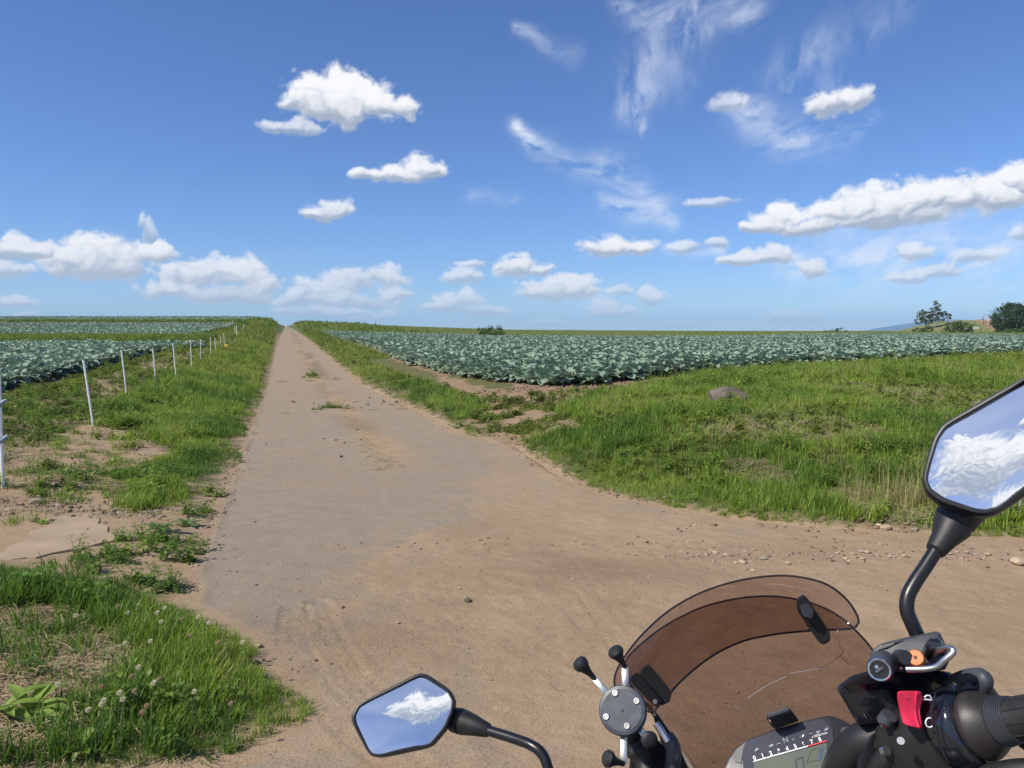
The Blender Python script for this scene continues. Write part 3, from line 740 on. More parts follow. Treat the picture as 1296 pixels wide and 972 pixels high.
HALF = rad(43.5)
def jitter(x0, x1, y0, y1, step, seed):
    r = np.random.RandomState(seed); X, Y = np.meshgrid(np.arange(x0, x1, step), np.arange(y0, y1, step))
    X = X+r.uniform(-.5, .5, X.shape)*step*1.3; Y = Y+r.uniform(-.5, .5, Y.shape)*step*1.3
    return X.ravel(), Y.ravel()
def cone_pts(y0, y1, step, seed, xlim=None):
    """jittered points over everything the lens (and a step to either side of it) can see between two distances"""
    w = y1*math.tan(HALF)+1.5; x0, x1 = (-w, w) if xlim is None else (max(-w, xlim[0]), min(w, xlim[1]))
    X, Y = jitter(x0, x1, y0, y1, step, seed); m = np.abs(X) < Y*math.tan(HALF)+1.5
    return X[m], Y[m]
def zone(x, y):
    """numbers of the planted zones; 0 = nothing grows"""
    n = fbm(x*1.1+70, y*1.1+70, 4, 29)-.5; xx = x+n*.7; yy = y+n*.7; t = tcoord(xx, yy); Z = np.zeros(x.shape, int)
    fr = np.interp(x, RFRONT[:, 0], RFRONT[:, 1]); le = np.interp(y, LEDGE[:, 1], LEDGE[:, 0])
    Z[(t < -1.9) & (t > np.interp(y, [9, 20], [-3.9, -5.0])) & (y > 5)] = 1                       # lush verge left of the lane
    Z[(t <= np.interp(y, [9, 20], [-3.9, -4.8])) & (t > -7.0) & (y > 5)] = 2                      # thin strip along the fence posts
    Z[(t <= -6.8) & (xx > le+.6)] = 3                              # yellow-green weeds up to the cabbages
    Z[(t <= -6.8) & (y > 49.3) & (y < 65.5)] = 4                   # tall weeds between the fields
    Z[(t > 1.95) & (t < 5.0) & (y > 12)] = 5                       # verge right of the lane
    Z[(x > -1.0) & (yy > ybank(x)) & (y < fr-.5) & ((t > 1.95) | (y < 12.5))] = 6   # bank
    Z[inpoly(xx, yy, SOIL_R)] = 7
    Z[(x < 5.5) & (x > -3) & (y > fr-2.1+n*2.) & (y < fr+1) & (t > 3.9)] = 0
    Z[(t > 3.6+n) & (t < 6.0) & (y > 18.5) & (y < 44) & (x < 3)] = 0
    Z[inpoly(xx, yy, BARE_NEAR) | inpoly(x, y, SLAB)] = 8
    Z[inpoly(x+n*.22, y+n*.22, PATCH_BL)] = 9
    Z[inpoly(xx, yy, BARE_BL)] = 10
    far = (y > 119)
    Z[far & ~in_field_l3(x, y)] = 11
    Z[in_field_r(x, y) | in_field_l1(x, y) | in_field_l2(x, y) | in_field_l3(x, y)] = 20
    Z[on_road(x+n*.25, y+n*.25, -.02) & ~((Z == 9) & ~on_road(x, y, -.15))] = 0
    return Z
P_dry = [G(*p) for p in ((940, 545), (1005, 535), (1045, 545), (1180, 500), (1110, 495), (1225, 520), (960, 600), (1120, 640), (1160, 645))]
def dryness(x, y):
    d = np.zeros(x.shape); n = fbm(x*1.7, y*1.7, 3, 61)-.5
    for (cx, cy_), r_ in zip(P_dry, (.7, .9, .9, 1.6, 1.3, 1.2, .4, .45, .5)):
        d = np.maximum(d, np.exp(-(((x-cx)/r_)**2+((y-cy_)/(r_*1.1))**2)+n*1.6))
    return np.clip(d, 0, 1)
def th(x, y, s, k): return fbm(x*s+11, y*s+5, 4, k)

g_short = [tuft('grass_tuft', 18, .095, .06, .0055, M_GRASS, i) for i in (1, 2, 3)]
g_tall = [tuft('tall_grass_tuft', 20, .165, .07, .0085, M_GRASS, i, (.1, .7)) for i in (4, 5, 6)]
g_med = [tuft('meadow_tuft', 18, .12, .09, .009, M_GRASS2, i, (.1, .8)) for i in (7, 8)]
g_far = [tuft('coarse_tuft', 12, .26, .22, .03, M_GRASS2, i, (.1, .7), 2) for i in (9, 10)]
w_leaf = [broadleaf('leafy_weed', 9, .085, .04, M_WEED, i, (.2, 1.0), .04) for i in (11, 12)]+[herb('stalky_weed', M_WEED, 13, .2), herb('stalky_weed', M_WEED, 14, .28)]
w_yel = [herb('yellow_weed', M_WEEDY, 15, .16, 28, .05, .03), broadleaf('yellow_rosette', 10, .08, .035, M_WEEDY, 16, (.2, 1.1), .05)]
w_big = [herb('tall_weed', M_WEED, 17, .55, 60, .12, .07), herb('tall_weed', M_WEEDY, 18, .5, 60, .11, .06)]
s_dry = [straw('straw_wisps', i) for i in (19, 20, 21)]

acc = {k: [] for k in ('short', 'tall', 'med', 'far', 'leaf', 'yel', 'big', 'dry')}
def put(k, x, y, s):
    if len(x): acc[k].append(np.stack([x, y, ground_z(x, y)-.008, s], -1))
rr = np.random.RandomState(3)
# distance bands: fine and dense near by, coarser further out
for (y0, y1, st, sz) in ((1.7, 5.2, .034, .92), (5.2, 9.5, .05, 1.0), (9.5, 16, .072, 1.25), (16, 28, .12, 1.7), (28, 50, .21, 2.4), (50, 66, .33, 3.)):
    x, y = cone_pts(y0, y1, st, int(y0*10), (-60, 45)); Z = zone(x, y); r1 = rr.rand(len(x)); s = sz*rr.uniform(.65, 1.15, len(x))
    cl = th(x, y, .9, 41); c2 = th(x, y, 2.6, 42); dr = dryness(x, y)
    e = np.minimum(np.abs(x-left_edge(y)), np.abs(x-right_edge(y)))      # shorter along the lane's edge
    hgt = .45+.55*sst(0, .7, e)
    big = sz >= 2
    def sel(m, k, f=1.0):
        m = m & (r1 < f); put(k, x[m], y[m], (s*hgt)[m])
        return m
    A = 'med' if big else 'short'; T_ = 'med' if big else 'tall'
    m = Z == 1; sel(m & (cl < .52), A, .85); sel(m & (cl >= .52), T_, .62); sel(m & (c2 > .60), 'leaf', .25)
    m = Z == 2; sel(m & (cl > .58), A, .5); sel(m & (c2 > .60), 'leaf', .30); sel(m & (cl < .56), 'dry', .45); sel(m, 'yel', .10)
    m = Z == 3; sel(m, 'yel', .6); sel(m & (cl > .45), 'med' if big else 'short', .30); sel(m & (c2 > .6), 'leaf', .2)
    m = Z == 5; sel(m & (cl > .40), A, .75); sel(m & (cl > .55), T_, .25); sel(m & (c2 > .55), 'yel', .25); sel(m & (c2 < .42), 'dry', .2)
    m = Z == 6; sel(m & (dr < .45) & (cl < .50), A, .92); sel(m & (dr < .35) & (cl >= .50), T_, .60); sel(m & (c2 > .56) & (dr < .6), 'leaf', .18)
    sel(m & (c2 < .40), 'dry', .08); sel(m & (dr > .4), 'dry', .42); sel(m & (dr > .3), A, .30); sel(m & (y > ybank(x)+1.) & (cl < .6), 'yel', .12)
    m = Z == 7; sel(m & (c2 > .53), 'yel', .5); sel(m & (cl > .5) & (c2 > .5), A, .35); sel(m & (c2 < .5), 'dry', .05)
    m = Z == 8; sel(m & (c2 > .64), A, .25); sel(m & (y > 6.2) & (c2 > .60), A, .20); sel(m & (y > 6.2), 'dry', .16); sel(m & (c2 > .66), 'leaf', .1)
    m = Z == 9; sel(m & (cl < .5), 'short', .85); sel(m & (cl >= .36), 'tall', .62); sel(m & (c2 > .58), 'leaf', .10); sel(m & (e < .5), 'dry', .2); sel(m, 'dry', .03)
    m = Z == 10; sel(m & (c2 > .58), 'short', .3); sel(m, 'dry', .3); sel(m & (c2 > .66), 'tall', .12)
# tall weeds between the fields, verges far up the lane, rough grass beyond
x, y = cone_pts(49, 66, .42, 77, (-60, -14)); Z = zone(x, y); m = Z == 4; put('big', x[m], y[m], rr.uniform(.7, 1.25, m.sum())*1.15); put('far', x[m], y[m], rr.uniform(.6, 1, m.sum()))
x, y = cone_pts(66, 125, .5, 78); t = tcoord(x, y)
m = (np.abs(t) > 2.0) & (t > -9.3) & (t < 5.2); put('far', x[m], y[m], rr.uniform(.7, 1.2, m.sum())); m2 = m & (rr.rand(len(x)) < .3); put('big', x[m2], y[m2], rr.uniform(.5, 1., m2.sum()))
m = in_field_r(x, y) == 0; m = m & (t > 5.2) & (rr.rand(len(x)) < .6); put('far', x[m], y[m], rr.uniform(.7, 1.2, m.sum()))
x, y = cone_pts(117, 320, 1.15, 79); t = tcoord(x, y); m = (zone(x, y) == 11) & (np.abs(t) > 2.3); put('far', x[m], y[m], rr.uniform(1.1, 2.2, m.sum())*np.where(t[m] > 25, .55, 1))
m2 = m & (t < 25) & (rr.rand(len(x)) < .22); put('big', x[m2], y[m2], rr.uniform(.9, 2., m2.sum()))
x, y = cone_pts(140, 150, .8, 80, (-140, -40)); m = tcoord(x, y) < -9; put('big', x[m], y[m], rr.uniform(.9, 1.7, m.sum()))
# little stands of green on the bare apron and in the joints of the lane
def clump(k, u, v, r_, n, s):
    cx, cy_ = G(u, v); a = rr.uniform(0, 6.28, n); q = r_*np.sqrt(rr.rand(n)); x = cx+q*np.cos(a); y = cy_+q*np.sin(a)*.8; put(k, x, y, s*rr.uniform(.6, 1.1, n))
for u, v, r_, n, s in ((125, 712, .16, 14, .8), (150, 705, .12, 10, .8), (178, 690, .17, 14, .8), (200, 700, .12, 8, .7), (150, 722, .2, 10, .5), (252, 650, .12, 8, .8), (268, 628, .14, 12, .8), (244, 655, .1, 7, .8), (222, 690, .14, 12, .8), (225, 712, .1, 10, .8), (180, 742, .08, 6, .7), (215, 748, .12, 8, .7), (245, 700, .1, 6, .7), (70, 622, .3, 18, .7), (100, 605, .3, 16, .8), (45, 668, .08, 5, .6)):
    clump('leaf', u, v, r_, n, s); clump('short', u, v, r_*1.15, n, s*.7)
for u, v, r_, n, s in ((878, 666, .1, 12, .5), (935, 668, .12, 10, .5), (985, 672, .12, 10, .6), (1230, 660, .35, 50, .6), (1285, 682, .25, 24, .4), (1262, 672, .2, 24, .4)):
    clump('short', u, v, r_, n, s); clump('yel', u, v, r_, n//2, s)
for u, v in ((148, 545), (160, 525), (168, 540), (150, 530), (180, 515), (395, 655)):
    if u < 300: clump('leaf', u, v, .3, 34, 1.3)
def on_lane(k, u, v, r_, n, s):
    cx, cy_ = G(u, v); x = cx+rr.normal(0, r_, n); y = cy_+rr.normal(0, r_*.35, n); acc[k].append(np.stack([x, y, road_z(x, y)-.004, s*rr.uniform(.6, 1.1, n)], -1))
for u, v, r_, n, s in ((396, 476, .16, 9, 1.9), (396, 478, .3, 18, .9), (418, 517, .16, 26, .9), (400, 519, .08, 8, .6), (436, 518, .06, 6, .5), (408, 479, .4, 10, .6)): on_lane('leaf', u, v, r_, n, s); on_lane('short', u, v, r_, n, s)
for k, nm, ms, mxs in (('short', 'grass', g_short, 0), ('tall', 'tall_grass', g_tall, 0), ('med', 'meadow_grass', g_med, 0), ('far', 'rough_grass', g_far, 0), ('leaf', 'leafy_weeds', w_leaf, 0), ('yel', 'yellow_green_weeds', w_yel, 0), ('big', 'tall_weeds', w_big, 0), ('dry', 'dry_grass', s_dry, 0)):
    P = np.concatenate(acc[k]); tint = np.clip(.5+(th(P[:, 0], P[:, 1], .8, 51)-.5)*2.0+(RS.rand(len(P))-.5)*.4+np.where((P[:, 0] > -1.2) & (P[:, 1] > 5), .16, -.26+.012*P[:, 1].clip(0, 30)), 0, 1)
    scatter(nm, P[:, :3], ms, scl=P[:, 3], tilt=.12, seed=len(nm), tint=tint)
    print(nm, len(P))

# tall dry stalks that stand in the bank
M_STALKS = leafmat('pale_dry_stalks', (.22, .24, .07), (.48, .42, .19), .4, .6, .2, dry=(.5, .43, .26))
P_ = []
for u, v, r_, n in ((1118, 640, .22, 34), (1140, 645, .2, 30), (1128, 620, .35, 26), (1160, 650, .2, 20), (1100, 600, .5, 18), (960, 560, .6, 16), (1050, 560, .9, 18), (880, 590, .7, 14), (1200, 655, .3, 18), (800, 590, .5, 8), (1150, 540, 1.2, 24)):
    cx, cy_ = G(u, v); x = cx+RS.normal(0, r_, n); y = cy_+RS.normal(0, r_*.5, n); P_.append(np.stack([x, y, ground_z(x, y)-.01], -1))
P_ = np.concatenate(P_); P_ = P_[~on_road(P_[:, 0], P_[:, 1], -.25)]; scatter('dry_stalks', P_, [tuft('stalk_tuft', 9, .34, .05, .005, M_STALKS, 61, (.05, .35)), tuft('stalk_tuft', 7, .4, .06, .0045, M_STALKS, 62, (.05, .5))], scl=RS.uniform(.5, 1.1, len(P_)), seed=9)

# ------------------------------------------------------------------ cabbages
def cab_leaves(seed, n=12, nl=4, nw=2):
    r = random.Random(seed); out = []
    for i in range(n):
        a = i*2.4+r.uniform(-.3, .3); k = i/n; inner = k > .62
        V = []; Fc = []
        leafp(V, Fc, (.03*math.cos(a), .03*math.sin(a), .05+.15*k), (math.cos(a), math.sin(a), 0), (1.15 if inner else .30+.7*k)+r.uniform(-.15, .2), (.25 if inner else .36)*r.uniform(.85, 1.15), (.22 if inner else .30)*r.uniform(.85, 1.15), (.18 if inner else .33)+r.uniform(-.05, .12), nl, nw, .10, r.uniform(0, 6), .62, .22, .12)
        out.append((V, Fc))
    return out
M_CORE = leafmat('cabbage_heart', (.17, .27, .17), (.24, .34, .22), .1, .45, .4)
def heart(seed):
    V = []; Fc = []; bm = bmesh.new(); bmesh.ops.create_icosphere(bm, subdivisions=1, radius=.085)
    for v in bm.verts: v.co.z = v.co.z*.85+.26
    bm.verts.index_update(); V = [tuple(v.co) for v in bm.verts]; Fc = [tuple(q.index for q in f.verts) for f in bm.faces]; bm.free(); return V, Fc
def joined(L):
    V = []; Fc = []
    for v, f in L: o = len(V); V += v; Fc += [tuple(i+o for i in q) for q in f]
    return V, Fc
cabv = [cab_leaves(s) for s in (1, 2, 3)]
cab_mesh = []
for i, L in enumerate(cabv):
    V, Fc = joined(L+[heart(i)]); cab_mesh.append(me_from('cabbage_plant', V, Fc, M_CAB))
cab_low = []
for s in (4, 5):
    V, Fc = joined(cab_leaves(s, 9, 2, 1)); cab_low.append(me_from('cabbage_plant_low', V, Fc, M_CAB))
cab_parts = [[me_from('leaf', v, f, M_CAB) for v, f in L]+[me_from('heart', *heart(0), M_CORE)] for L in cabv]
dirv = np.array([-.2860, .9582]); prp = np.array([.9582, .2860])
def rows(test, tr, ar, row=.60, step=.46, seed=1):
    r = np.random.RandomState(seed); A, T = np.meshgrid(np.arange(*ar, step), np.arange(*tr, row))
    A = A+r.normal(0, .05, A.shape); T = T+r.normal(0, .045, T.shape)
    x = (1.2+T*prp[0]+A*dirv[0]).ravel(); y = (T*prp[1]+A*dirv[1]).ravel()
    m = (y > 5) & (np.abs(x) < y*math.tan(HALF)+1.5)
    x, y = x[m], y[m]; m = test(x, y) & (r.rand(len(x)) < .985); return x[m], y[m]
fields = [(in_field_r, (4.5, 130), (10, 150), 'R'), (in_field_l1, (-50, -3), (5, 60), 'L'), (in_field_l2, (-110, -8), (60, 150), 'M'), (in_field_l3, (-220, -8), (130, 300), 'N')]
CX, CY, CF = [], [], []
for k, (f, tr, ar, nm) in enumerate(fields):
    sp = (.62, .50) if k < 2 else ((.7, .55) if k == 2 else (1.2, .9))
    x, y = rows(f, tr, ar, *sp, seed=k+5); CX.append(x); CY.append(y); CF.append(np.full(len(x), k))
x, y, fi = np.concatenate(CX), np.concatenate(CY), np.concatenate(CF)
z = ground_z(x, y); sc = RS.uniform(1.08, 1.42, len(x))*(1+.18*(th(x, y, .12, 88)-.5)); sc = np.where(fi == 3, sc*1.6, np.where(fi == 2, sc*1.15, sc))
px = 648+FPX*x/(y); inview = (px > -10) & (px < 1306)
# rows in front hide the rest: the ones that show largest are the nearest ones in view
order = np.argsort(np.where(inview, np.hypot(x, y), 1e9)); one = order[:300]; single = np.zeros(len(x), bool); single[one] = True
GR = {0: 'cabbages along the front of the field right of the lane', 1: 'cabbages along the edge of the field left of the fence'}
LB = {0: 'blue-green cabbage plant with spreading leaves in the front rows of the right field', 1: 'blue-green cabbage plant with spreading leaves in the nearest rows of the left field'}
for c, i in enumerate(one):
    k = c % 3; f = int(fi[i]); rz = RS.uniform(0, 6.28)
    if c < 70:
        o = empty('cabbage_plant', (x[i], y[i], z[i]))
        for me in cab_parts[k]: link(bpy.data.objects.new('heart' if me.name.startswith('heart') else 'leaf', me), o)
    else:
        o = link(bpy.data.objects.new('cabbage_plant', cab_mesh[k])); o.location = (x[i], y[i], z[i])
    o.rotation_euler = (RS.normal(0, .06), RS.normal(0, .06), rz); o.scale = (sc[i],)*3
    tag(o, LB[f], 'cabbage', GR[f])
for nm, ms, m in (('cabbage_field', cab_mesh, ~single & (y < 75)), ('distant_cabbages', cab_low, ~single & (y >= 75))):
    P = np.stack([x[m], y[m], z[m]], -1); scatter(nm, P, ms, scl=sc[m], tilt=.07, seed=4, tint=np.clip(.45+(th(x[m], y[m], .25, 52)-.5)*1.2+(RS.rand(m.sum())-.5)*.5, 0, 1)); print(nm, m.sum())
# ------------------------------------------------------------------ fence posts
M_WHITE = mat('white_plastic', (.86, .85, .80), .45, var=.08, vscale=20)
M_INS = mat('grey_blue_insulator', (.22, .30, .40), .4)
M_YEL = mat('yellow_plastic', (.75, .48, .04), .45, var=.1, vscale=12)
M_GREYP = mat('weathered_grey_post', (.30, .29, .26), .8, var=.2)
def at_ground(u, v, d=None):
    if d is None: x, y = G(u, v)
    else: p = B(u, v, d); x, y = p.x, p.y
    return x, y
def post(u0, v0, u1, v1, r=.011, label='', h=None, group='white plastic fence posts along the verge', m=None, hgt=1.0, name='fence_post'):
    """post whose foot shows at (u1, v1) and top at (u0, v0)"""
    d = hgt*FPX/(v1-v0); p = B(u1, v1, d); x, y = p.x, p.y; z = float(ground_z(x, y))-.12
    lean = (u0-u1)/(v1-v0)*hgt
    o = empty(name, (x, y, z)); mb = MB()
    tube(mb, [(0, 0, 0), (lean*.5, 0, .12+(p.z-z-.12)*.5+hgt*.5), (lean, .01, p.z-z+hgt)], r, 8); mb.build('shaft', m or M_WHITE, o)
    mb = MB(); tube(mb, [(lean*.985, .01, p.z-z+hgt-.02), (lean, .01, p.z-z+hgt+.012)], [r*1.25, r*1.1], 8); mb.build('cap', m or M_WHITE, o)
    tag(o, label, 'fence post', group); return o, p.z-z
P = [((4, 476), (4, 612), 'nearest white fence post, with two grey-blue insulators, at the left edge'),
     ((108.5, 457), (119, 539), 'white fence post leaning left on the straw-covered bare patch'),
     ((155.5, 444), (161.5, 503), 'white fence post leaning left beside the low leafy weeds'),
     ((195, 443), (198, 490), 'white fence post standing by the far corner of the nearest left cabbage field'),
     ((220, 435), (223.5, 477), 'white fence post above the brown straw patch, fifth from the left edge'),
     ((242, 432), (243, 467), 'white fence post in the verge, sixth from the left edge'),
     ((254.5, 430), (254.5, 458), 'upright white fence post in the verge, seventh from the left edge'),
     ((267, 427), (267, 453), 'white fence post in the verge, eighth from the left edge'),
     ((272.5, 427), (273, 449), 'thin white fence post just left of the one with the yellow box'),
     ((279.5, 425), (280, 443), 'short white fence post in weeds beside the yellow box'),
     ((283.6, 422), (284.6, 442), 'white fence post that carries the yellow box')]
for k, ((u0, v0), (u1, v1), lb) in enumerate(P):
    o, z0 = post(u0, v0, u1, v1, .0165, lb)
    if k == 0:
        for vz in (.40, .735):
            mb = MB(); zz = z0+vz
            tube(mb, [(-.09, .01, zz-.035), (-.02, -.012, zz-.01), (.02, -.014, zz+.012), (.055, -.01, zz+.04), (.07, .0, zz+.05)], [.008, .012, .017, .016, .011], 10)
            tube(mb, [(0, 0, zz-.02), (0, 0, zz+.035)], .02, 10)
            mb.build('insulator', M_INS, o)
    if k == 10:
        mb = MB(); box(mb, (.11, 0, z0+.16), (.10, 0, 0), (0, .07, 0), (0, 0, .13), ch=.02); box(mb, (.11, 0, z0+.31), (.07, 0, 0), (0, .05, 0), (0, 0, .02), ch=.008)
        e = mb.build('energiser_box', M_YEL, o)
for u, v0, v1 in ((291.5, 416, 426), (294.6, 416, 424.5), (297.5, 414.5, 427), (299.5, 411.5, 426), (301.7, 411, 413.5), (303.4, 408.5, 412.5), (308.5, 421.5, 432.5), (312.5, 406.5, 410), (315.5, 406, 408.5), (286.5, 419.5, 422.5), (292.3, 422, 427)):
    d = min(FPX*1.05/(v1-v0), 215); hgt = (v1-v0)*d/FPX; p = B(u, v1, d); z = float(ground_z(p.x, p.y))
    o = empty('fence_post', (p.x, p.y, z-.1)); mb = MB(); tube(mb, [(0, 0, 0), (.02, 0, max(.8, p.z+hgt-z)+.1)], .020+.00013*d, 6); mb.build('shaft', M_WHITE, o)
    tag(o, 'small white post in the distant run of fence posts towards the crest', 'fence post', 'distant white posts where the fence climbs to the crest')
# stakes standing in the fields and on the crest
for u, v0, v1, m, lb in ((411.5, 411, 416.5, M_WHITE, 'white stake at the top edge of the right field, near the lane'), (121.5, 428, 438, M_WHITE, 'white stake in the tall weeds between the two left fields'),
                         (215, 424, 437, M_GREYP, 'thin pale stake among tall weeds behind the fence posts'), (260.5, 408.5, 413, M_WHITE, 'white stake in the farthest left field'), (362, 410, 414, M_WHITE, 'pale stake where the lane goes over the crest')):
    d = min(1.1*FPX/(v1-v0), 200); p = B(u, v1, d); z = float(ground_z(p.x, p.y)); o = empty('field_stake', (p.x, p.y, z-.1)); mb = MB()
    tube(mb, [(0, 0, 0), (0, 0, max(.9, p.z-z+1.1)+.1)], .02+.0002*d, 6); mb.build('shaft', m, o); tag(o, lb, 'stake')
for k, u in enumerate((95, 130, 162, 192, 222, 232, 262, 280, 286, 290, 311, 314, 319, 324)):
    d = 238+random.uniform(-4, 4); p = B(u, 405, d); z = float(ground_z(p.x, p.y)); o = empty('skyline_pole', (p.x, p.y, z-.2)); mb = MB()
    tube(mb, [(0, 0, 0), (0, 0, 1.25+random.uniform(0, .7))], .028, 6); mb.build('shaft', M_GREYP, o)
    tag(o, 'thin dark pole standing against the sky on the left skyline', 'pole', 'poles along the left skyline')

# ------------------------------------------------------------------ stones
M_STONE = mat('field_stone', (.29, .235, .18), .9, bump=.5, bscale=60, var=.25, vscale=14)
M_STONEP = mat('pale_stone', (.40, .305, .21), .9, bump=.4, bscale=60, var=.2, vscale=14)
M_STONED = mat('dark_chip', (.10, .075, .05), .9, var=.2)
def rock(name, x, y, rx, ry, rz, m, seed, lb, cat='stone', sink=.25, sub=3, rot=None, group=None):
    bm = bmesh.new(); bmesh.ops.create_icosphere(bm, subdivisions=sub, radius=1); r = random.Random(seed)
    pl = [(Vector((r.gauss(0, 1), r.gauss(0, 1), r.gauss(0, 1))).normalized(), r.uniform(.62, .9)) for _ in range(9)]
    for v in bm.verts:
        c = v.co.copy()
        for n, d in pl:
            q = c.dot(n)-d
            if q > 0: c -= n*q*.9
        k = 1+.05*float(fbm(np.array([c.x*3+9+seed]), np.array([c.y*3+c.z*2+9]), 3, 2)[0])
        v.co = Vector((c.x*rx, c.y*ry, c.z*rz))*k
    me = bpy.data.meshes.new(name); bm.to_mesh(me); bm.free(); me.materials.append(m)
    for p in me.polygons: p.use_smooth = sub >= 3
    if sub >= 3: me.set_sharp_from_angle(angle=rad(28))
    o = link(bpy.data.objects.new(name, me)); o.location = (x, y, float(top_z(x, y))+rz*(.8-sink)); o.rotation_euler = (0, 0, r.uniform(0, 6) if rot is None else rot)
    return tag(o, lb, cat, group)
x, y = G(921, 513); rock('boulder', x, y, .44, .24, .19, mat('purplish_boulder', (.165, .125, .11), .9, bump=.6, bscale=40, var=.3, vscale=9), 12, 'long brown-grey boulder half sunk in the grassy bank below the cabbages', 'boulder', .5, 4, .25)
for i, (u, v, s, m, lb) in enumerate((
    (1121, 670, .055, M_STONEP, 'pale rounded stone at the dry foot of the grass bank, left of the mirror stem'),
    (1112, 668, .03, M_STONEP, 'small stone just left of the pale rounded stone at the foot of the bank'),
    (1290, 663, .07, M_STONEP, 'pale flat stone below the metal sheet, right of the big mirror'),
    (1288, 714, .06, M_STONEP, 'pale stone on the right edge of the dirt junction'),
    (1158, 672, .035, M_STONE, 'grey stone beside the stem of the right mirror'),
    (48, 643, .07, M_STONE, 'grey pointed stone behind the concrete slab by the track'),
    (323, 662, .013, M_STONED, 'dark pebble on the grey asphalt near its left edge'),
    (592, 759, .028, M_STONED, 'flat brown chip lying on the dirt in the middle of the junction'),
    (581, 743, .015, M_STONEP, 'small pale stone just beyond the flat brown chip'),
    (434, 769, .014, M_STONED, 'dark pebble by the tyre prints'),
    (504, 789, .014, M_STONEP, 'pebble in the tyre-marked dirt beyond the left mirror'),
    (612, 688, .016, M_STONEP, 'small pale stone where asphalt turns to dirt'),
    (337, 563, .02, M_STONED, 'dark clod on the left part of the lane'),
    (432, 578, .03, M_STONED, 'dark clod lowest of those lying below the weed joint'),
    (436, 562, .026, M_STONED, 'dark clod right of the pair on the lane'),
    (452, 544, .03, M_STONED, 'dark clod beside the straw litter on the lane'),
    (410, 556, .024, M_STONED, 'dark clod leftmost of those below the weed joint'),
    (425, 558, .026, M_STONED, 'long dark clod between two others on the lane'),
    (457, 558, .028, M_STONED, 'brown clod inside the straw litter on the lane'),
    (327, 820, .022, M_STONEP, 'yellowish flake of stone at the tip of the near grass patch'))):
    x, y = G(u, v); rock('stone', x, y, s, s*.7, s*.5, m, 10+i, lb, 'stone', .1, 2)
for i, (u, v, s) in enumerate(((1090, 700, .03), (1092, 709, .022), (1098, 701, .03), (1080, 703, .025), (1125, 706, .02), (1145, 707, .026), (1110, 703, .018), (1070, 708, .02), (940, 712, .035), (966, 708, .03), (997, 715, .028), (953, 722, .022), (1013, 713, .016), (905, 700, .03), (920, 703, .03), (1046, 708, .014), (1060, 701, .02), (1250, 702, .03), (1225, 700, .03), (1200, 703, .026))):
    x, y = G(u, v); rock('stone', x, y, s, s*.75, s*.38, M_STONEP if i % 3 else M_STONE, 40+i, 'small buff stone in the loose line of stones across the dirt junction', 'stone', .15, 2, group='loose stones strewn across the dirt junction')
# gravel too fine to count
gv_m = mat('gravel_grey', (.24, .195, .15), .95, var=.3); gv_d = mat('gravel_dark', (.10, .075, .055), .95, var=.3); gv_p = mat('gravel_pale', (.37, .29, .215), .95, var=.3)
gv = [pebble('gravel_stone', s, m, .02, .6) for s, m in ((1, gv_m), (2, gv_p), (3, gv_d))]
Q = []; S_ = []
def gravel(u, v, rx, ry, n, s):
    cx, cy_ = G(u, v); Q.append(np.stack([cx+RS.normal(0, rx, n), cy_+RS.normal(0, ry, n)], -1)); S_.append(s*RS.uniform(.4, 1.1, n)**2)
gravel(95, 648, .5, .16, 170, 1.2); gravel(120, 655, .3, .1, 60, .9); gravel(920, 703, .25, .05, 60, .6); gravel(1110, 704, .6, .07, 110, .7); gravel(1240, 706, .6, .12, 160, .7)
gravel(720, 715, 1.4, .5, 260, .28); gravel(560, 790, 1.2, .5, 280, .26); gravel(1000, 700, 1.6, .35, 260, .35); gravel(600, 640, 1.4, 1.2, 160, .25); gravel(380, 680, .9, 1.0, 200, .22)
gravel(430, 560, .5, .9, 90, .5); gravel(100, 730, .8, .2, 60, .5); gravel(60, 600, .8, .5, 90, .8); gravel(740, 900, .8, .3, 200, .2); gravel(480, 830, .7, .4, 300, .22); gravel(650, 760, 1.2, .4, 350, .2); gravel(850, 770, 1.2, .4, 300, .2); gravel(330, 830, .15, .15, 50, .5); gravel(1100, 740, 1.6, .3, 150, .3); gravel(660, 492, 1.6, .7, 200, 1.4)
n_ = 500; yy_ = 5+28*RS.rand(n_)**1.3; Q.append(np.stack([np.where(RS.rand(n_) < .5, left_edge(yy_)+RS.normal(.02, .10, n_), right_edge(np.maximum(yy_, 7))+RS.normal(-.05, .12, n_)), yy_], -1)); S_.append(RS.uniform(.2, .9, n_))
Q = np.concatenate(Q); S_ = np.concatenate(S_)*1.0
scatter('gravel', np.stack([Q[:, 0], Q[:, 1], top_z(Q[:, 0], Q[:, 1])+.002*S_], -1), gv, scl=S_, tilt=.3, seed=5)
# straw litter and wood chips on the lane
n_ = 230; a_ = RS.rand(n_); cu = 432+a_**.8*60+RS.normal(0, 11, n_); cv = 522+a_**.8*72+RS.normal(0, 4, n_); W = np.array([G(p, q) for p, q in zip(cu, cv)])
scatter('straw_litter', np.stack([W[:, 0], W[:, 1], road_z(W[:, 0], W[:, 1])+.002], -1), [straw('litter', 31, 6, .13), straw('litter', 32, 4, .16)], scl=RS.uniform(.4, 1.0, n_), seed=6)
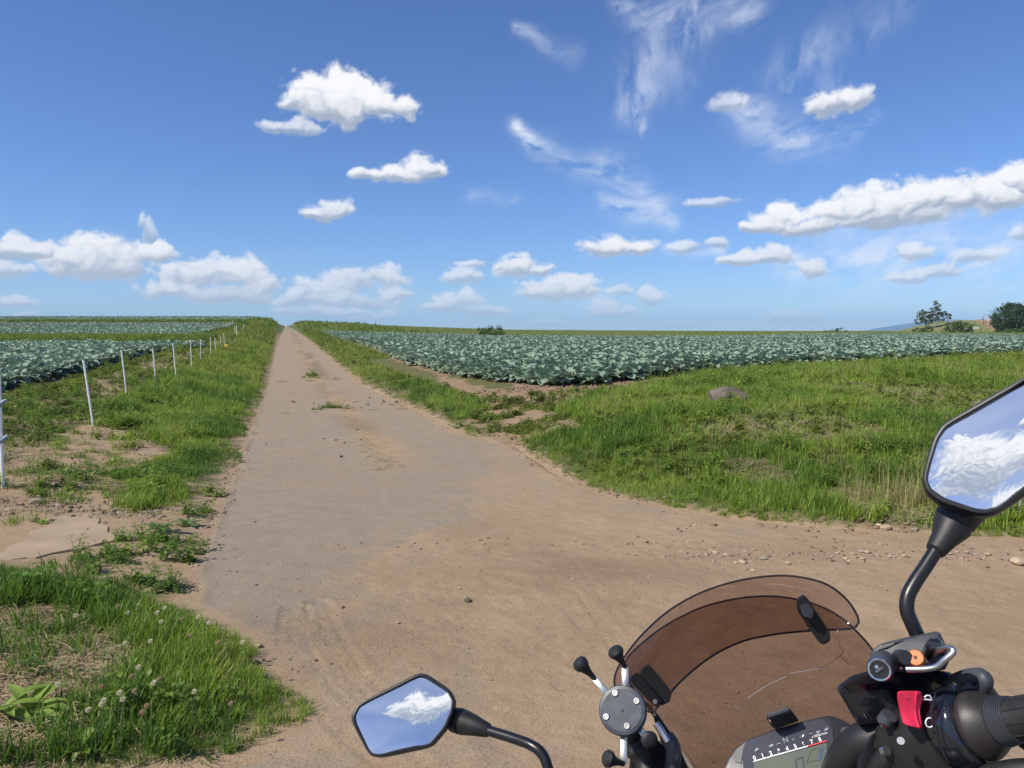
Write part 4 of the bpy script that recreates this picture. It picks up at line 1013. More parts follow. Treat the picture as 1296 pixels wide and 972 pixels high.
# strip of torn turf and clods along the edges
M_CLOD = mat('earth_clod', (.21, .145, .09), .98, bump=.6, bscale=90, var=.3, vscale=30)
cl = [pebble('earth_clod', s, M_CLOD, .035, .6, 2) for s in (5, 6, 7)]
Q = []; S_ = []
gravel(650, 495, 2.0, .6, 420, 1.5); gravel(560, 478, 1.5, 1.0, 120, 1.6); gravel(800, 487, 1.2, .3, 100, 1.4); gravel(1180, 668, .7, .12, 120, .7); gravel(50, 475, 3, .5, 160, 1.2)
gravel(1000, 690, 1.8, .12, 130, .45); gravel(30, 650, .5, .3, 60, .9)
n_ = 700; yy_ = 6+22*RS.rand(n_); Q.append(np.stack([np.where(RS.rand(n_) < .4, left_edge(yy_)-np.abs(RS.normal(.0, .10, n_)), right_edge(np.maximum(yy_, 6.3))+np.abs(RS.normal(.0, .14, n_))), yy_], -1)); S_.append(RS.uniform(.2, .8, n_))
Q = np.concatenate(Q); S_ = np.concatenate(S_)
scatter('earth_clods', np.stack([Q[:, 0], Q[:, 1], top_z(Q[:, 0], Q[:, 1])], -1), cl, scl=S_, tilt=.3, seed=7)

# ------------------------------------------------------------------ concrete slab beside the track
sp = GP([(-60, 752), (0, 722), (60, 714), (118, 698), (150, 672), (126, 661), (80, 660), (0, 714), (-60, 740)]); sp = GP([(-110, 775), (-8, 722), (90, 704), (150, 690), (124, 661), (80, 660), (40, 683), (-8, 712), (-110, 752)])
sp = np.array([tuple((1-t)*np.array(a)+t*np.array(b)+RS.normal(0, .018, 2)) for a, b in zip(sp, np.roll(sp, -1, 0)) for t in (0, .14, .28, .42, .56, .7, .85)])
mb = MB(); n = len(sp); c = sp.mean(0)
def slab_ring(k, z): return [Vector((c[0]+(p[0]-c[0])*k, c[1]+(p[1]-c[1])*k, float(base_z(c[0]+(p[0]-c[0])*k, c[1]+(p[1]-c[1])*k))+.046+z)) for p in sp]
loft(mb, [slab_ring(1.0, -.12), slab_ring(1.0, -.008), slab_ring(.985, .0), slab_ring(.6, .0), slab_ring(.3, .0)])
tag(mb.build('concrete_slab', mat('sandy_concrete', (.345, .255, .165), .95, bump=.8, bscale=60, var=.14, vscale=3), smooth=False), kind='structure')

# ------------------------------------------------------------------ corrugated sheet behind the right mirror
cx, cy_ = G(1266, 668); V = []; Fc = []; nn = 90
z0 = float(ground_z(cx+.6, cy_))-.06
for s, dy in ((0, 0), (1, .0025)):
    for i in range(nn+1):
        xx = cx+i*.0125; yb = cy_+.12+.012*math.sin(i*math.pi/2.0)*1.0+dy+.02*i*.0125
        for zz in (z0, z0+.62): V.append((xx, yb, zz))
for s in (0, 1):
    o_ = s*(nn+1)*2
    for i in range(nn): Fc.append((o_+2*i, o_+2*i+2, o_+2*i+3, o_+2*i+1))
o_ = (nn+1)*2
for i in range(nn): Fc.append((2*i+1, 2*i+3, o_+2*i+3, o_+2*i+1)); Fc.append((2*i, 2*i+2, o_+2*i+2, o_+2*i))
Fc += [(0, 1, o_+1, o_), (2*nn, 2*nn+1, o_+2*nn+1, o_+2*nn)]
mb = MB(); mb.add(V, Fc); tag(mb.build('metal_sheet', mat('dull_grey_metal', (.36, .36, .34), .55, .4, var=.12)), 'low grey corrugated metal sheet standing behind the right mirror', 'metal sheet')

# ------------------------------------------------------------------ clover and single weeds in the near patch
M_CLOV = mat('clover_head', (.66, .60, .40), .8, var=.12, vscale=60); M_CLOVB = mat('withered_clover', (.36, .22, .13), .9, var=.2, vscale=60); M_STALK = mat('green_stalk', (.09, .16, .04), .7)
cl_pts = [(242, 931, 0), (163, 911, 1), (172, 914, 0), (148, 954, 0), (125, 958, 0), (128, 966, 0), (152, 955, 0), (182, 963, 1), (198, 911, 1), (191, 940, 0), (71, 946, 0), (94, 845, 0), (147, 829, 1), (159, 828, 0), (155, 869, 0), (206, 815, 0), (196, 820, 0), (201, 833, 0), (238, 853, 1), (304, 864, 0), (273, 855, 1), (248, 839, 0), (125, 936, 1), (288, 942, 1), (167, 950, 1), (261, 842, 0), (187, 864, 0), (228, 836, 1), (176, 967, 1), (108, 962, 0)]
for (u, v, b) in cl_pts:
    x, y = G(u, v+9); z = float(top_z(x, y)); h = .17+random.uniform(-.02, .04); o = empty('clover_flower', (x, y, z)); mb = MB()
    tube(mb, [(0, 0, 0), (.01, 0, h*.6), (.015, .005, h)], .0012, 5); mb.build('stalk', M_STALK, o)
    mb = MB()
    for i in range(34):
        zf = 1-2*(i+.5)/34; a = i*2.4; rr_ = math.sqrt(1-zf*zf); d = Vector((rr_*math.cos(a), rr_*math.sin(a), zf*.9)); c0 = Vector((.015, .005, h+.006)); t = d.orthogonal().normalized(); q = d.cross(t)
        p = c0+d*.006; w = .0022; tip = c0+d*.0125+Vector((0, 0, .001 if not b else -.003))
        mb.add([p+t*w, p-t*w*.5+q*w*.87, p-t*w*.5-q*w*.87, tip], [(0, 1, 3), (1, 2, 3), (2, 0, 3), (0, 2, 1)])
    mb.build('flower_head', M_CLOVB if b else M_CLOV, o, smooth=False)
    tag(o, 'withered brown clover head in the near grass patch' if b else 'small white clover head in the near grass patch', 'clover', 'withered clover heads' if b else 'white clover heads')
M_BROAD = leafmat('pale_broad_leaf', (.20, .31, .05), (.32, .44, .09), .4, .45, .35, inst=False)
M_BROADD = leafmat('green_broad_leaf', (.06, .13, .03), (.12, .2, .05), .35, .45, .4, inst=False)
def bigweed(u, v, n, L, Wd, seed, m, lb, up=(.35, 1.0), curl=(.3, .5), name='broadleaf_weed', first=None):
    x, y = G(u, v); o = empty(name, (x, y, float(top_z(x, y))-.005)); r = random.Random(seed)
    for i in range(n):
        a = first[i] if first and i < len(first) else i*2.4+r.uniform(-.3, .3); V = []; Fc = []
        leafp(V, Fc, (0, 0, .01), (math.cos(a), math.sin(a), 0), r.uniform(*up), L*r.uniform(.75, 1.1), Wd*r.uniform(.8, 1.1), r.uniform(*curl), 7, 2, .03, seed+i, .8, .18, .1)
        link(bpy.data.objects.new('leaf', me_from('leaf', V, Fc, m)), o)
    return tag(o, lb, 'weed')
bigweed(38, 922, 8, .20, .045, 3, M_BROAD, 'weed with long pale green leaves at the left edge of the near grass', (.45, 1.0), (.3, .48), first=[3.4, .35, .05, 2.6, 1.2])
bigweed(-2, 925, 6, .22, .05, 9, M_BROAD, 'pale long-leaved weed cut by the left edge of the picture', (.4, .9), (.3, .45), first=[.3, 5.9, .9])
bigweed(62, 868, 6, .17, .018, 5, M_BROADD, 'dark narrow-leaved weed on the bare spot in the near grass', (.7, 1.3), (.15, .4))
bigweed(203, 678, 12, .17, .045, 6, M_BROADD, 'low dark rosette weed standing on the dirt beside the asphalt', (.25, .9), (.25, .5))
bigweed(238, 668, 10, .13, .04, 7, M_BROADD, 'bushy weed at the asphalt edge beyond the rosette weed', (.3, 1.1), (.2, .5))
bigweed(213, 748, 9, .10, .03, 8, M_BROADD, 'small weed casting a dark shadow onto the asphalt edge', (.2, 1.0), (.2, .5))
bigweed(1010, 0+520, 7, .16, .07, 12, M_BROADD, 'dark-leaved weed on the dry patch below the boulder', (.3, 1.0)) if False else None

# ------------------------------------------------------------------ trees and bushes
M_BARK = mat('bark', (.16, .13, .10), .95, bump=.6, bscale=30, var=.25)
M_BARKP = mat('pale_bark', (.42, .40, .35), .9, var=.2)
M_LEAFD = leafmat('dark_foliage', (.030, .060, .018), (.085, .13, .035), .22, .5, .3, inst=False)
M_LEAFO = leafmat('olive_foliage', (.055, .08, .03), (.13, .15, .06), .25, .5, .3, inst=False)
M_LEAFG = leafmat('fresh_foliage', (.045, .095, .018), (.12, .18, .04), .28, .5, .3, inst=False)
def crown(parent, lobes, n, leaf, m, seed, hollow=.55, name='crown', origin=(0, 0, 0)):
    r = np.random.RandomState(seed); V = []; Fc = []; vol = np.array([a[3]*a[4]*a[5] for a in lobes])**.67; vol = vol/vol.sum()
    cl = []
    for (cx, cy_, cz, rx, ry, rz), f in zip(lobes, vol):
        k = max(3, int(n*f/14))
        for _ in range(k):
            d = r.normal(0, 1, 3); d /= np.linalg.norm(d); q = (hollow+(1-hollow)*r.rand())**.6; cl.append((cx+d[0]*rx*q, cy_+d[1]*ry*q, cz+d[2]*rz*q, (rx+rz)/2))
    for (x, y, z, s) in cl:
        sp = s*.16
        for _ in range(14):
            p = np.array([x, y, z])+r.normal(0, 1, 3)*sp*np.array([1, 1, .6]); a = r.normal(0, 1, 3); a /= np.linalg.norm(a); b = np.cross(a, r.normal(0, 1, 3)); b /= np.linalg.norm(b); l = leaf*r.uniform(.6, 1.2)
            o = len(V); V += [tuple(p-a*l*.5), tuple(p+b*l*.28), tuple(p+a*l*.5), tuple(p-b*l*.28)]; Fc.append((o, o+1, o+2, o+3))
    o = link(bpy.data.objects.new(name, me_from(name, V, Fc, m, False)), parent); return o
def tree(u, v, d, lobes, n, leaf, m, seed, lb, trunk=None, bark=None, name='tree', cat='tree', hollow=.55):
    p = B(u, v, d); x, y = p.x, p.y; o = empty(name, (x, y, p.z-.3)); tr = MB()
    for pts, r in (trunk or []): tube(tr, [Vector(q) for q in pts], [r*(1-.7*i/(len(pts)-1)) for i in range(len(pts))], 7)
    if trunk: tr.build('trunk' if cat == 'tree' else 'stems', bark or M_BARK, o)
    crown(o, lobes, n, leaf, m, seed, hollow); return tag(o, lb, cat)
# the mound these stand on
mx, my = B(1236, 424, 232).x, B(1236, 424, 232).y
xs_ = np.linspace(-24, 42, 90); ys_ = np.linspace(-12, 26, 40); MX, MY = np.meshgrid(xs_, ys_)
prof = np.interp(MX, [-24, -18, -13, -8, -3, 5, 12, 20, 42], [0, 0, 1.0, 2.3, 3.5, 3.9, 3.5, 3.4, 3.0])*sst(-12, 3, MY)*sst(26, 16, MY)
ZZ = ground_z(mx+MX, my+MY)-.25+prof+(fbm(MX*.5+9, MY*.5+9, 4, 3)-.5)*.9*sst(0, 1, prof)
def mound_material():
    m = bpy.data.materials.new('mound_earth'); m.use_nodes = True; nt = m.node_tree; p = nt.nodes['Principled BSDF']; p.inputs['Roughness'].default_value = .95
    tc = nt.nodes.new('ShaderNodeTexCoord'); at = nt.nodes.new('ShaderNodeAttribute'); at.attribute_name = 'soil'
    n = nt.nodes.new('ShaderNodeTexNoise'); n.inputs['Scale'].default_value = .9; n.inputs['Detail'].default_value = 8; nt.links.new(tc.outputs['Object'], n.inputs['Vector'])
    a = nt.nodes.new('ShaderNodeValToRGB'); nt.links.new(n.outputs[0], a.inputs[0]); a.color_ramp.elements[0].position = .35; a.color_ramp.elements[1].position = .65
    a.color_ramp.elements[0].color = (.24, .14, .08, 1); a.color_ramp.elements[1].color = (.42, .28, .17, 1)
    b = nt.nodes.new('ShaderNodeValToRGB'); nt.links.new(n.outputs[0], b.inputs[0]); b.color_ramp.elements[0].position = .35; b.color_ramp.elements[1].position = .65
    b.color_ramp.elements[0].color = (.10, .13, .035, 1); b.color_ramp.elements[1].color = (.22, .21, .08, 1)
    mx_ = nt.nodes.new('ShaderNodeMix'); mx_.data_type = 'RGBA'; nt.links.new(at.outputs['Fac'], mx_.inputs[0]); nt.links.new(b.outputs[0], mx_.inputs[6]); nt.links.new(a.outputs[0], mx_.inputs[7]); nt.links.new(mx_.outputs[2], p.inputs['Base Color'])
    return m
idx = np.arange(MX.size).reshape(MX.shape); FQ = np.stack([idx[:-1, :-1], idx[:-1, 1:], idx[1:, 1:], idx[1:, :-1]], -1).reshape(-1, 4)
mo = link(bpy.data.objects.new('mound', mesh_np('mound', np.stack([mx+MX, my+MY, ZZ], -1).reshape(-1, 3), FQ, [mound_material()], True, dict(soil=sst(-1, 2, MX+3*(fbm(MX*.4+2, MY*.4+2, 3, 3)-.5)).ravel()))))
tag(mo, kind='structure')
tree(1172, 413, 236, [(-.8, 0, 3.6, 1.8, 1.6, 1.7), (-2.0, 0, 2.0, 1.5, 1.4, 1.2), (.8, 0, 2.2, 1.4, 1.2, 1.3)], 1500, .45, M_LEAFO, 1, 'loose olive-green tree, leftmost of those on the far mound', [([(0, 0, 0), (-.2, 0, 2), (-.7, 0, 4)], .22), ([(-.1, 0, 1), (-1.6, 0, 2.4)], .1)], M_BARK, 'mound_tree')
tree(1184, 412, 234, [(.1, 0, 6.6, .95, .9, 1.5), (-.3, 0, 4.6, 1.5, 1.3, 1.5), (1.2, 0, 2.9, 1.5, 1.4, 1.5), (-.8, 0, 2.6, 1.3, 1.2, 1.3)], 1900, .42, M_LEAFO, 2, 'tallest tree on the far mound, with narrow top and pale trunk', [([(0, 0, 0), (.1, 0, 3), (.1, 0, 6.5)], .2), ([(.1, 0, 1.6), (1.2, 0, 2.8)], .1)], M_BARKP, 'mound_tree')
tree(1199, 409, 236, [(.1, 0, 2.6, .9, .9, .9), (-.5, 0, 3.5, .7, .7, .6), (.9, 0, 1.9, .5, .5, .5)], 520, .38, M_LEAFO, 3, 'small thin tree right of the tallest tree on the mound', [([(0, 0, 0), (0, 0, 1.5), (-.2, 0, 3)], .1), ([(0, 0, 1), (.7, 0, 2)], .05)], M_BARK, 'mound_tree')
tree(1279, 421, 222, [(0, 0, 4.6, 4.9, 4.2, 3.8), (-2.9, -.5, 3.6, 2.5, 2.4, 2.4), (3.2, 0, 3.8, 3.3, 3, 3), (.6, 0, 6.9, 3.0, 2.6, 1.7), (-1.5, -1, 2.4, 2.4, 2, 1.5)], 9000, .55, M_LEAFD, 4, 'big round dark green tree at the right edge of the far field', [([(0, 0, 0), (0, 0, 2.5), (.3, 0, 5)], .4), ([(0, 0, 1.5), (-2, 0, 3.6)], .2), ([(0, 0, 1.5), (2, 0, 4)], .2)], M_BARK, 'broad_tree', hollow=.75)
tree(1212, 421, 222, [(-1.2, 0, 1.6, 2.6, 2, 1.6), (1.8, 0, 1.9, 2.3, 2, 1.6), (.2, 0, 2.4, 1.8, 1.6, 1.3), (3.6, 0, 1.0, 1.2, 1, .9), (-3.4, 0, .8, 1.5, 1, .9)], 3000, .42, M_LEAFG, 5, 'bright green bush on the slope of the far mound', None, None, 'bush', 'bush')
tree(1169, 421, 224, [(-1.5, 0, .8, 1.8, 1, .8), (1.2, 0, 1.1, 1.8, 1.2, 1.1)], 900, .4, M_LEAFG, 6, 'low green bush at the left foot of the far mound', None, None, 'bush', 'bush')
tree(1288, 423, 212, [(-3, 0, .9, 2.6, 1.2, 1.0), (1.5, 0, 1.1, 3, 1.2, 1.2)], 1500, .4, M_LEAFG, 7, 'low light green bush in front of the big round tree', None, None, 'bush', 'bush')
tree(1058, 421, 235, [(-1.5, 0, .6, 2.2, 1, .7), (1.8, 0, .8, 2.2, 1, .9)], 700, .4, M_LEAFG, 8, 'low green bush on the far skyline left of the blue mountain', None, None, 'bush', 'bush')
tree(622, 425.5, 100, [(-.9, 0, .75, .9, .7, .62), (.9, 0, .8, .95, .7, .65), (0, 0, .8, 1.1, .8, .65), (.95, 0, 1.45, .35, .3, .28), (-.15, 0, 1.5, .35, .3, .3), (-1.6, 0, 1.0, .4, .4, .45)], 2600, .16, M_LEAFG, 9, 'dark green bush growing above the cabbages left of centre', [([(0, 0, 0), (.2, 0, .8), (.9, 0, 1.5)], .04), ([(0, 0, 0), (-.2, 0, 1.4)], .04)], M_BARK, 'bush', 'bush')
for u, v, d, w, h, sd in ((306, 406, 236, 1.1, .6, 1), (316, 405.5, 232, .8, .6, 2), (325, 406, 215, 2.2, .8, 3), (268, 406.5, 245, 5, .7, 4)):
    tree(u, v+1, d, [(-w*.4, 0, .4, w*.7, .8, h), (w*.5, 0, .4, w*.6, .8, h*.8)], 260, .32, M_LEAFG, 30+sd, ('small bush on the left skyline among the poles', 'little round bush on the skyline just left of the lane crest', 'grassy bush on top of the bank where the lane meets the sky', 'wide low bush along the left skyline')[sd-1], None, None, 'bush', 'bush')
x_, y_, = 0, 0
tree(702, 424, 150, [(0, 0, .3, .6, .5, .5)], 200, .16, M_LEAFG, 41, 'tiny dark bush on the weedy strip right of the dark green bush', None, None, 'bush', 'bush')

# signs and bits by the mound
M_SIGNW = mat('white_board', (.80, .80, .78), .5, var=.04, vscale=2); M_POLE = mat('dark_pole', (.10, .09, .09), .7); M_LETTER = mat('sign_print', (.12, .16, .25), .6)
def flat(parent, name, c, w, h, m, t=.03):
    mb = MB(); box(mb, c, (w/2, 0, 0), (0, t/2, 0), (0, 0, h/2)); return mb.build(name, m, parent, smooth=False)
p = B(1241.6, 423.5, 190); o = empty('sign', (p.x, p.y, p.z)); mb = MB(); tube(mb, [(0, .06, -.4), (0, .06, 1.75)], .07, 8); tube(mb, [(.06, .06, 1.68), (-2.0, .06, 1.68)], .04, 8); mb.build('post', M_POLE, o)
b = flat(o, 'board', (-1.3, 0, 1.62), 1.45, .42, M_SIGNW)
mb = MB()
for i in range(7): box(mb, (-1.78+.16*i, -.019, 1.64), (.045, 0, 0), (0, .003, 0), (0, 0, .05+.03*(i % 2)))
mb.build('lettering', M_LETTER, b, smooth=False)
tag(o, 'white board hanging from an arm of a dark post at the edge of the field', 'sign')
p = B(1250, 408.5, 228); o = empty('square_sign', (p.x, p.y, p.z-.6)); flat(o, 'board', (0, 0, 1.75), 1.1, 1.05, M_SIGNW, .05); mb = MB(); tube(mb, [(-.5, .08, -.4), (-.5, .08, 2.25)], .07, 8); tube(mb, [(.42, .08, -.4), (.42, .08, 2.25)], .05, 8); mb.build('frame', M_POLE, o)
tag(o, 'blank white square sign beside the big round tree', 'sign')
p = B(1244.4, 409, 230); o = empty('cross_post', (p.x, p.y, p.z-.6)); mb = MB(); tube(mb, [(0, 0, -.3), (0, 0, 2.5)], .09, 8); mb.build('post', M_POLE, o); mb = MB(); tube(mb, [(-.9, 0, 1.75), (.1, .0, 1.68)], .06, 8); tube(mb, [(0, 0, 1.5), (.5, 0, 1.4)], .04, 8); mb.build('arm', M_POLE, o)
tag(o, 'dark post with a side arm left of the square sign on the mound', 'post')
for u, lb in ((1232.6, 'taller thin dark post on the bare earth of the mound'), (1234.6, 'shorter thin dark post on the bare earth of the mound')):
    p = B(u, 409, 229); o = empty('mound_post', (p.x, p.y, p.z-.5)); mb = MB(); tube(mb, [(0, 0, -.3), (0, 0, .5+(.75 if 'taller' in lb else .45))], .05, 6); mb.build('shaft', M_POLE, o); tag(o, lb, 'post')
p = B(1223, 409, 228); o = empty('railing', (p.x, p.y, p.z-.3)); mb = MB(); tube(mb, [(-1.1, 0, .82), (1.1, 0, .82)], .05, 6); tube(mb, [(-1.1, 0, .5), (1.1, 0, .5)], .04, 6); mb.build('rail', mat('grey_rail', (.3, .3, .3), .6), o)
for xx in (-1.0, -.33, .33, 1.0):
    mb = MB(); tube(mb, [(xx, 0, -.2), (xx, 0, .85)], .04, 6); mb.build('rail_post', M_POLE, o)
tag(o, 'short grey railing on top of the mound behind the bush', 'railing')

# ------------------------------------------------------------------ far mountains
def mountain(name, prof, d, seed):
    """prof: skyline as (photograph u, height above eye level in pixels); a real ridge with a front and a back slope"""
    us = np.array([p[0] for p in prof], float); hs = np.array([p[1] for p in prof], float); n = 160; U = np.linspace(us[0], us[-1], n)
    Hh = np.interp(U, us, hs)/FPX*d; Hh = Hh+(fbm(U*.25+seed, U*0+3, 4, seed)-.5)*d*.0009*np.sin(np.linspace(0, math.pi, n)); xx = (U-648)/FPX*d; V = []; m = 14
    for j in range(-m, m+1):
        t = j/m; f = (1-abs(t))**1.15
        for i in range(n): V.append((xx[i], d+t*d*.16*(1-.2*math.sin(i*.2)), -90+(Hh[i]+90+EYE)*f+(float(f) < .99)*25*math.sin(i*.31+j)*f*(1-f)))
    idx = np.arange((2*m+1)*n).reshape(2*m+1, n); F4 = np.stack([idx[:-1, :-1], idx[:-1, 1:], idx[1:, 1:], idx[1:, :-1]], -1).reshape(-1, 4)
    o = link(bpy.data.objects.new(name, mesh_np(name, V, F4, [mat('forested_slope', (.018, .040, .045), .95, var=.3, vscale=.002)]))); tag(o, kind='structure')
mountain('far_mountain', [(1040, -14), (1085, -3), (1110, 3), (1140, 7.5), (1165, 10.5), (1180, 12), (1205, 13.5), (1230, 13), (1280, 10), (1340, 4), (1400, -6)], 8000, 3)
mountain('left_mountain', [(30, 0), (52, 14), (60, 17), (70, 18.2), (80, 17.6), (92, 14.5), (105, 11), (130, 2)], 8600, 5)
hz = bpy.data.objects.new('haze', None)
def haze_box():
    m = bpy.data.materials.new('air'); m.use_nodes = True; nt = m.node_tree; nt.nodes.remove(nt.nodes['Principled BSDF'])
    v = nt.nodes.new('ShaderNodeVolumePrincipled'); v.inputs['Color'].default_value = (.46, .70, 1, 1); v.inputs['Density'].default_value = HAZE; v.inputs['Anisotropy'].default_value = 0
    nt.links.new(v.outputs[0], nt.nodes['Material Output'].inputs['Volume'])
    mb = MB(); box(mb, (0, 3000, -20), (9400, 0, 0), (0, 7200, 0), (0, 0, 190)); o = mb.build('haze', m, smooth=False); tag(o, kind='stuff')
bpy.data.objects.remove(hz)
HAZE = 1.25e-4
haze_box()
# ------------------------------------------------------------------ the motorcycle
M_BLK = mat('black_plastic', (.014, .014, .017), .42, bump=.1, bscale=2000, var=.25, vscale=25)
M_BLKM = mat('matt_black_rubber', (.014, .0135, .014), .52, bump=.12, bscale=1500, var=.25, vscale=30)
M_BLKG = mat('gloss_black', (.010, .012, .018), .12, coat=.5)
M_PAINT = mat('satin_black_tube', (.010, .010, .012), .34, var=.1, vscale=30)
M_GREYB = mat('worn_dark_grey', (.045, .049, .06), .5, bump=.12, bscale=1800, var=.25, vscale=40)
M_CHROME = mat('bright_steel', (.75, .74, .72), .18, 1.0, var=.1, vscale=60)
M_STEEL = mat('zinc_steel', (.50, .50, .48), .38, 1.0, var=.15, vscale=60)
M_COPPER = mat('copper_screw', (.36, .13, .04), .5, .3, var=.15, vscale=90)
M_RED = mat('pink_red_switch', (.82, .035, .10), .35, var=.05)
M_PRINT = mat('white_print', (.75, .76, .78), .6)
M_PRINTD = mat('dim_print', (.30, .32, .36), .6)
M_REDP = mat('red_print', (.70, .05, .06), .5)
M_LCD = mat('lcd_glass', (.115, .135, .105), .25, var=.06, vscale=15)
M_LCDK = mat('lcd_segments', (.045, .06, .06), .4)
M_LCDB = mat('lcd_bar', (.07, .10, .20), .4)
M_LENS = mat('dash_face', (.035, .037, .055), .35, var=.15, vscale=20)
M_BODY = mat('dark_grey_fairing', (.022, .023, .028), .38, var=.1)
M_PHONE = mat('scuffed_black_disc', (.045, .052, .068), .42, bump=.12, bscale=1500, var=.3, vscale=90)
M_MIRROR = mat('mirror_glass', (.93, .95, .97), .012, 1.0)
def tint_mat(name, col):
    m = bpy.data.materials.new(name); m.use_nodes = True; nt = m.node_tree; nt.nodes.remove(nt.nodes['Principled BSDF'])
    tr = nt.nodes.new('ShaderNodeBsdfTransparent'); gl = nt.nodes.new('ShaderNodeBsdfGlossy'); gl.inputs['Roughness'].default_value = .04; fr = nt.nodes.new('ShaderNodeFresnel'); fr.inputs[0].default_value = 1.35
    df = nt.nodes.new('ShaderNodeBsdfDiffuse'); df.inputs[0].default_value = (.30, .22, .18, 1); m1 = nt.nodes.new('ShaderNodeMixShader'); m2 = nt.nodes.new('ShaderNodeMixShader')
    tc = nt.nodes.new('ShaderNodeTexCoord'); n = nt.nodes.new('ShaderNodeTexNoise'); n.inputs['Scale'].default_value = 14; n.inputs['Detail'].default_value = 7; nt.links.new(tc.outputs['Object'], n.inputs['Vector'])
    r = nt.nodes.new('ShaderNodeMapRange'); r.inputs[1].default_value = .45; r.inputs[2].default_value = .8; r.inputs[3].default_value = .015; r.inputs[4].default_value = .09; nt.links.new(n.outputs[0], r.inputs[0])
    tr.inputs[0].default_value = (*col, 1)      # light crosses the sheet's two faces
    nt.links.new(r.outputs[0], m1.inputs[0]); nt.links.new(tr.outputs[0], m1.inputs[1]); nt.links.new(df.outputs[0], m1.inputs[2])
    nt.links.new(fr.outputs[0], m2.inputs[0]); nt.links.new(m1.outputs[0], m2.inputs[1]); nt.links.new(gl.outputs[0], m2.inputs[2]); nt.links.new(m2.outputs[0], nt.nodes['Material Output'].inputs[0]); return m
M_TINT = tint_mat('smoked_screen', (.725, .655, .63)); M_TINTV = tint_mat('light_smoked_visor', (.79, .72, .70)); M_EDGE = mat('screen_edge', (.02, .014, .018), .15)

bike = empty('motorcycle', (0.62, 0.95, 0.0))
tag(bike, 'black motorcycle with smoked windscreen, two angular mirrors and a red kill switch', 'motorcycle')
bike_inv = Matrix.Translation(-bike.location)
def bk(mb, name, m, parent=None, smooth=True):
    """link a shape built in world coordinates as a part of the motorcycle (or of one of its parts)"""
    me_off = bike.location
    mb.v = [(v[0]-me_off.x, v[1]-me_off.y, v[2]-me_off.z) for v in mb.v]
    return mb.build(name, m, parent or bike, smooth)
def ray_plane(u, v, c, n):
    x, y, z = pdir(u, v); d = Vector((float(x), float(y), float(z))); o = Vector((0, 0, EYE)); t = (c-o).dot(n)/d.dot(n); return o+d*t
def roundpoly(pts, k=5, r=.28):
    """round the corners of a closed outline"""
    out = []; n = len(pts)
    for i in range(n):
        a, b, c = pts[i-1], pts[i], pts[(i+1) % n]; p = b+(a-b)*r; q = b+(c-b)*r
        for j in range(k): t = j/(k-1); out.append(p*(1-t)**2+b*2*t*(1-t)+q*t*t)
    return out
def mirror(cu, cv, cd, reflect, outer, glass, stem):
    c = B(cu, cv, cd); d = (c-Vector((0, 0, EYE))).normalized(); az, el = map(rad, reflect)
    r = Vector((math.sin(az)*math.cos(el), math.cos(az)*math.cos(el), math.sin(el))); n = (r-d).normalized()
    O = roundpoly([ray_plane(u, v, c, n) for u, v in outer]); Gl = roundpoly([ray_plane(u, v, c, n) for u, v in glass])
    oc = sum(O, Vector())/len(O); gc = sum(Gl, Vector())/len(Gl)
    mb = MB(); sc = lambda P, k, z, q=oc: [q+(p-q)*k+n*z for p in P]
    m_ = len(O); Gi = [min(Gl, key=lambda g, p=p: (g-p).length) for p in O]
    loft(mb, [sc(Gl, .985, -.004, gc), sc(Gl, 1.0, .0, gc)], 0, False)
    # rim: from the glass opening over a rounded lip to the outer edge and the bowl behind
    def ringmix(t, z): return [O[i]*t+O_in[i]*(1-t)+n*z for i in range(m_)]
    O_in = []
    for p in O:       # inner rim directly inside each outer point
        O_in.append(p+(gc-p).normalized()*0.0); 
    w = [min((p-g).length for g in Gl) for p in O]
    O_in = [p+(gc-p).normalized()*q*1.05 for p, q in zip(O, w)]
    loft(mb, [ringmix(0, -.003), ringmix(0, .0015), ringmix(.25, .0035), ringmix(.6, .003), ringmix(.9, -.0005), ringmix(1.0, -.005), sc(O, 1.0, -.012), sc(O, .95, -.024), sc(O, .78, -.036), sc(O, .5, -.043), sc(O, .2, -.045)], 0, False)
    k = len(mb.v)
    mb.add(sc(O, .2, -.045), [tuple(range(m_))])
    hs = bk(mb, 'mirror_housing', M_BLK)
    # glass: slightly convex
    V = []; Fc = []; K = 7; ng = len(Gl)
    for i in range(K+1):
        t = i/K
        for g in Gl: q = gc+(g-gc)*max(t, .001)*1.01; V.append(q+n*(-.0022+.0016*(1-t*t)))
    for i in range(K):
        for j in range(ng): j2 = (j+1) % ng; Fc.append((i*ng+j, i*ng+j2, (i+1)*ng+j2, (i+1)*ng+j))
    mb = MB(); mb.add(V, Fc); g = bk(mb, 'mirror_glass', M_MIRROR, hs)
    for p in g.data.polygons: p.use_smooth = True
    for cone, tb in stem:
        mb = MB(); tube(mb, [c_[0] for c_ in cone], [c_[1] for c_ in cone], 18); bk(mb, 'stem_boot', M_BLKM, hs)
        mb = MB(); tube(mb, smoothpath([B(*q) for q in tb[0]], 7), tb[1], 14); bk(mb, 'mirror_stem', M_PAINT)
    return n
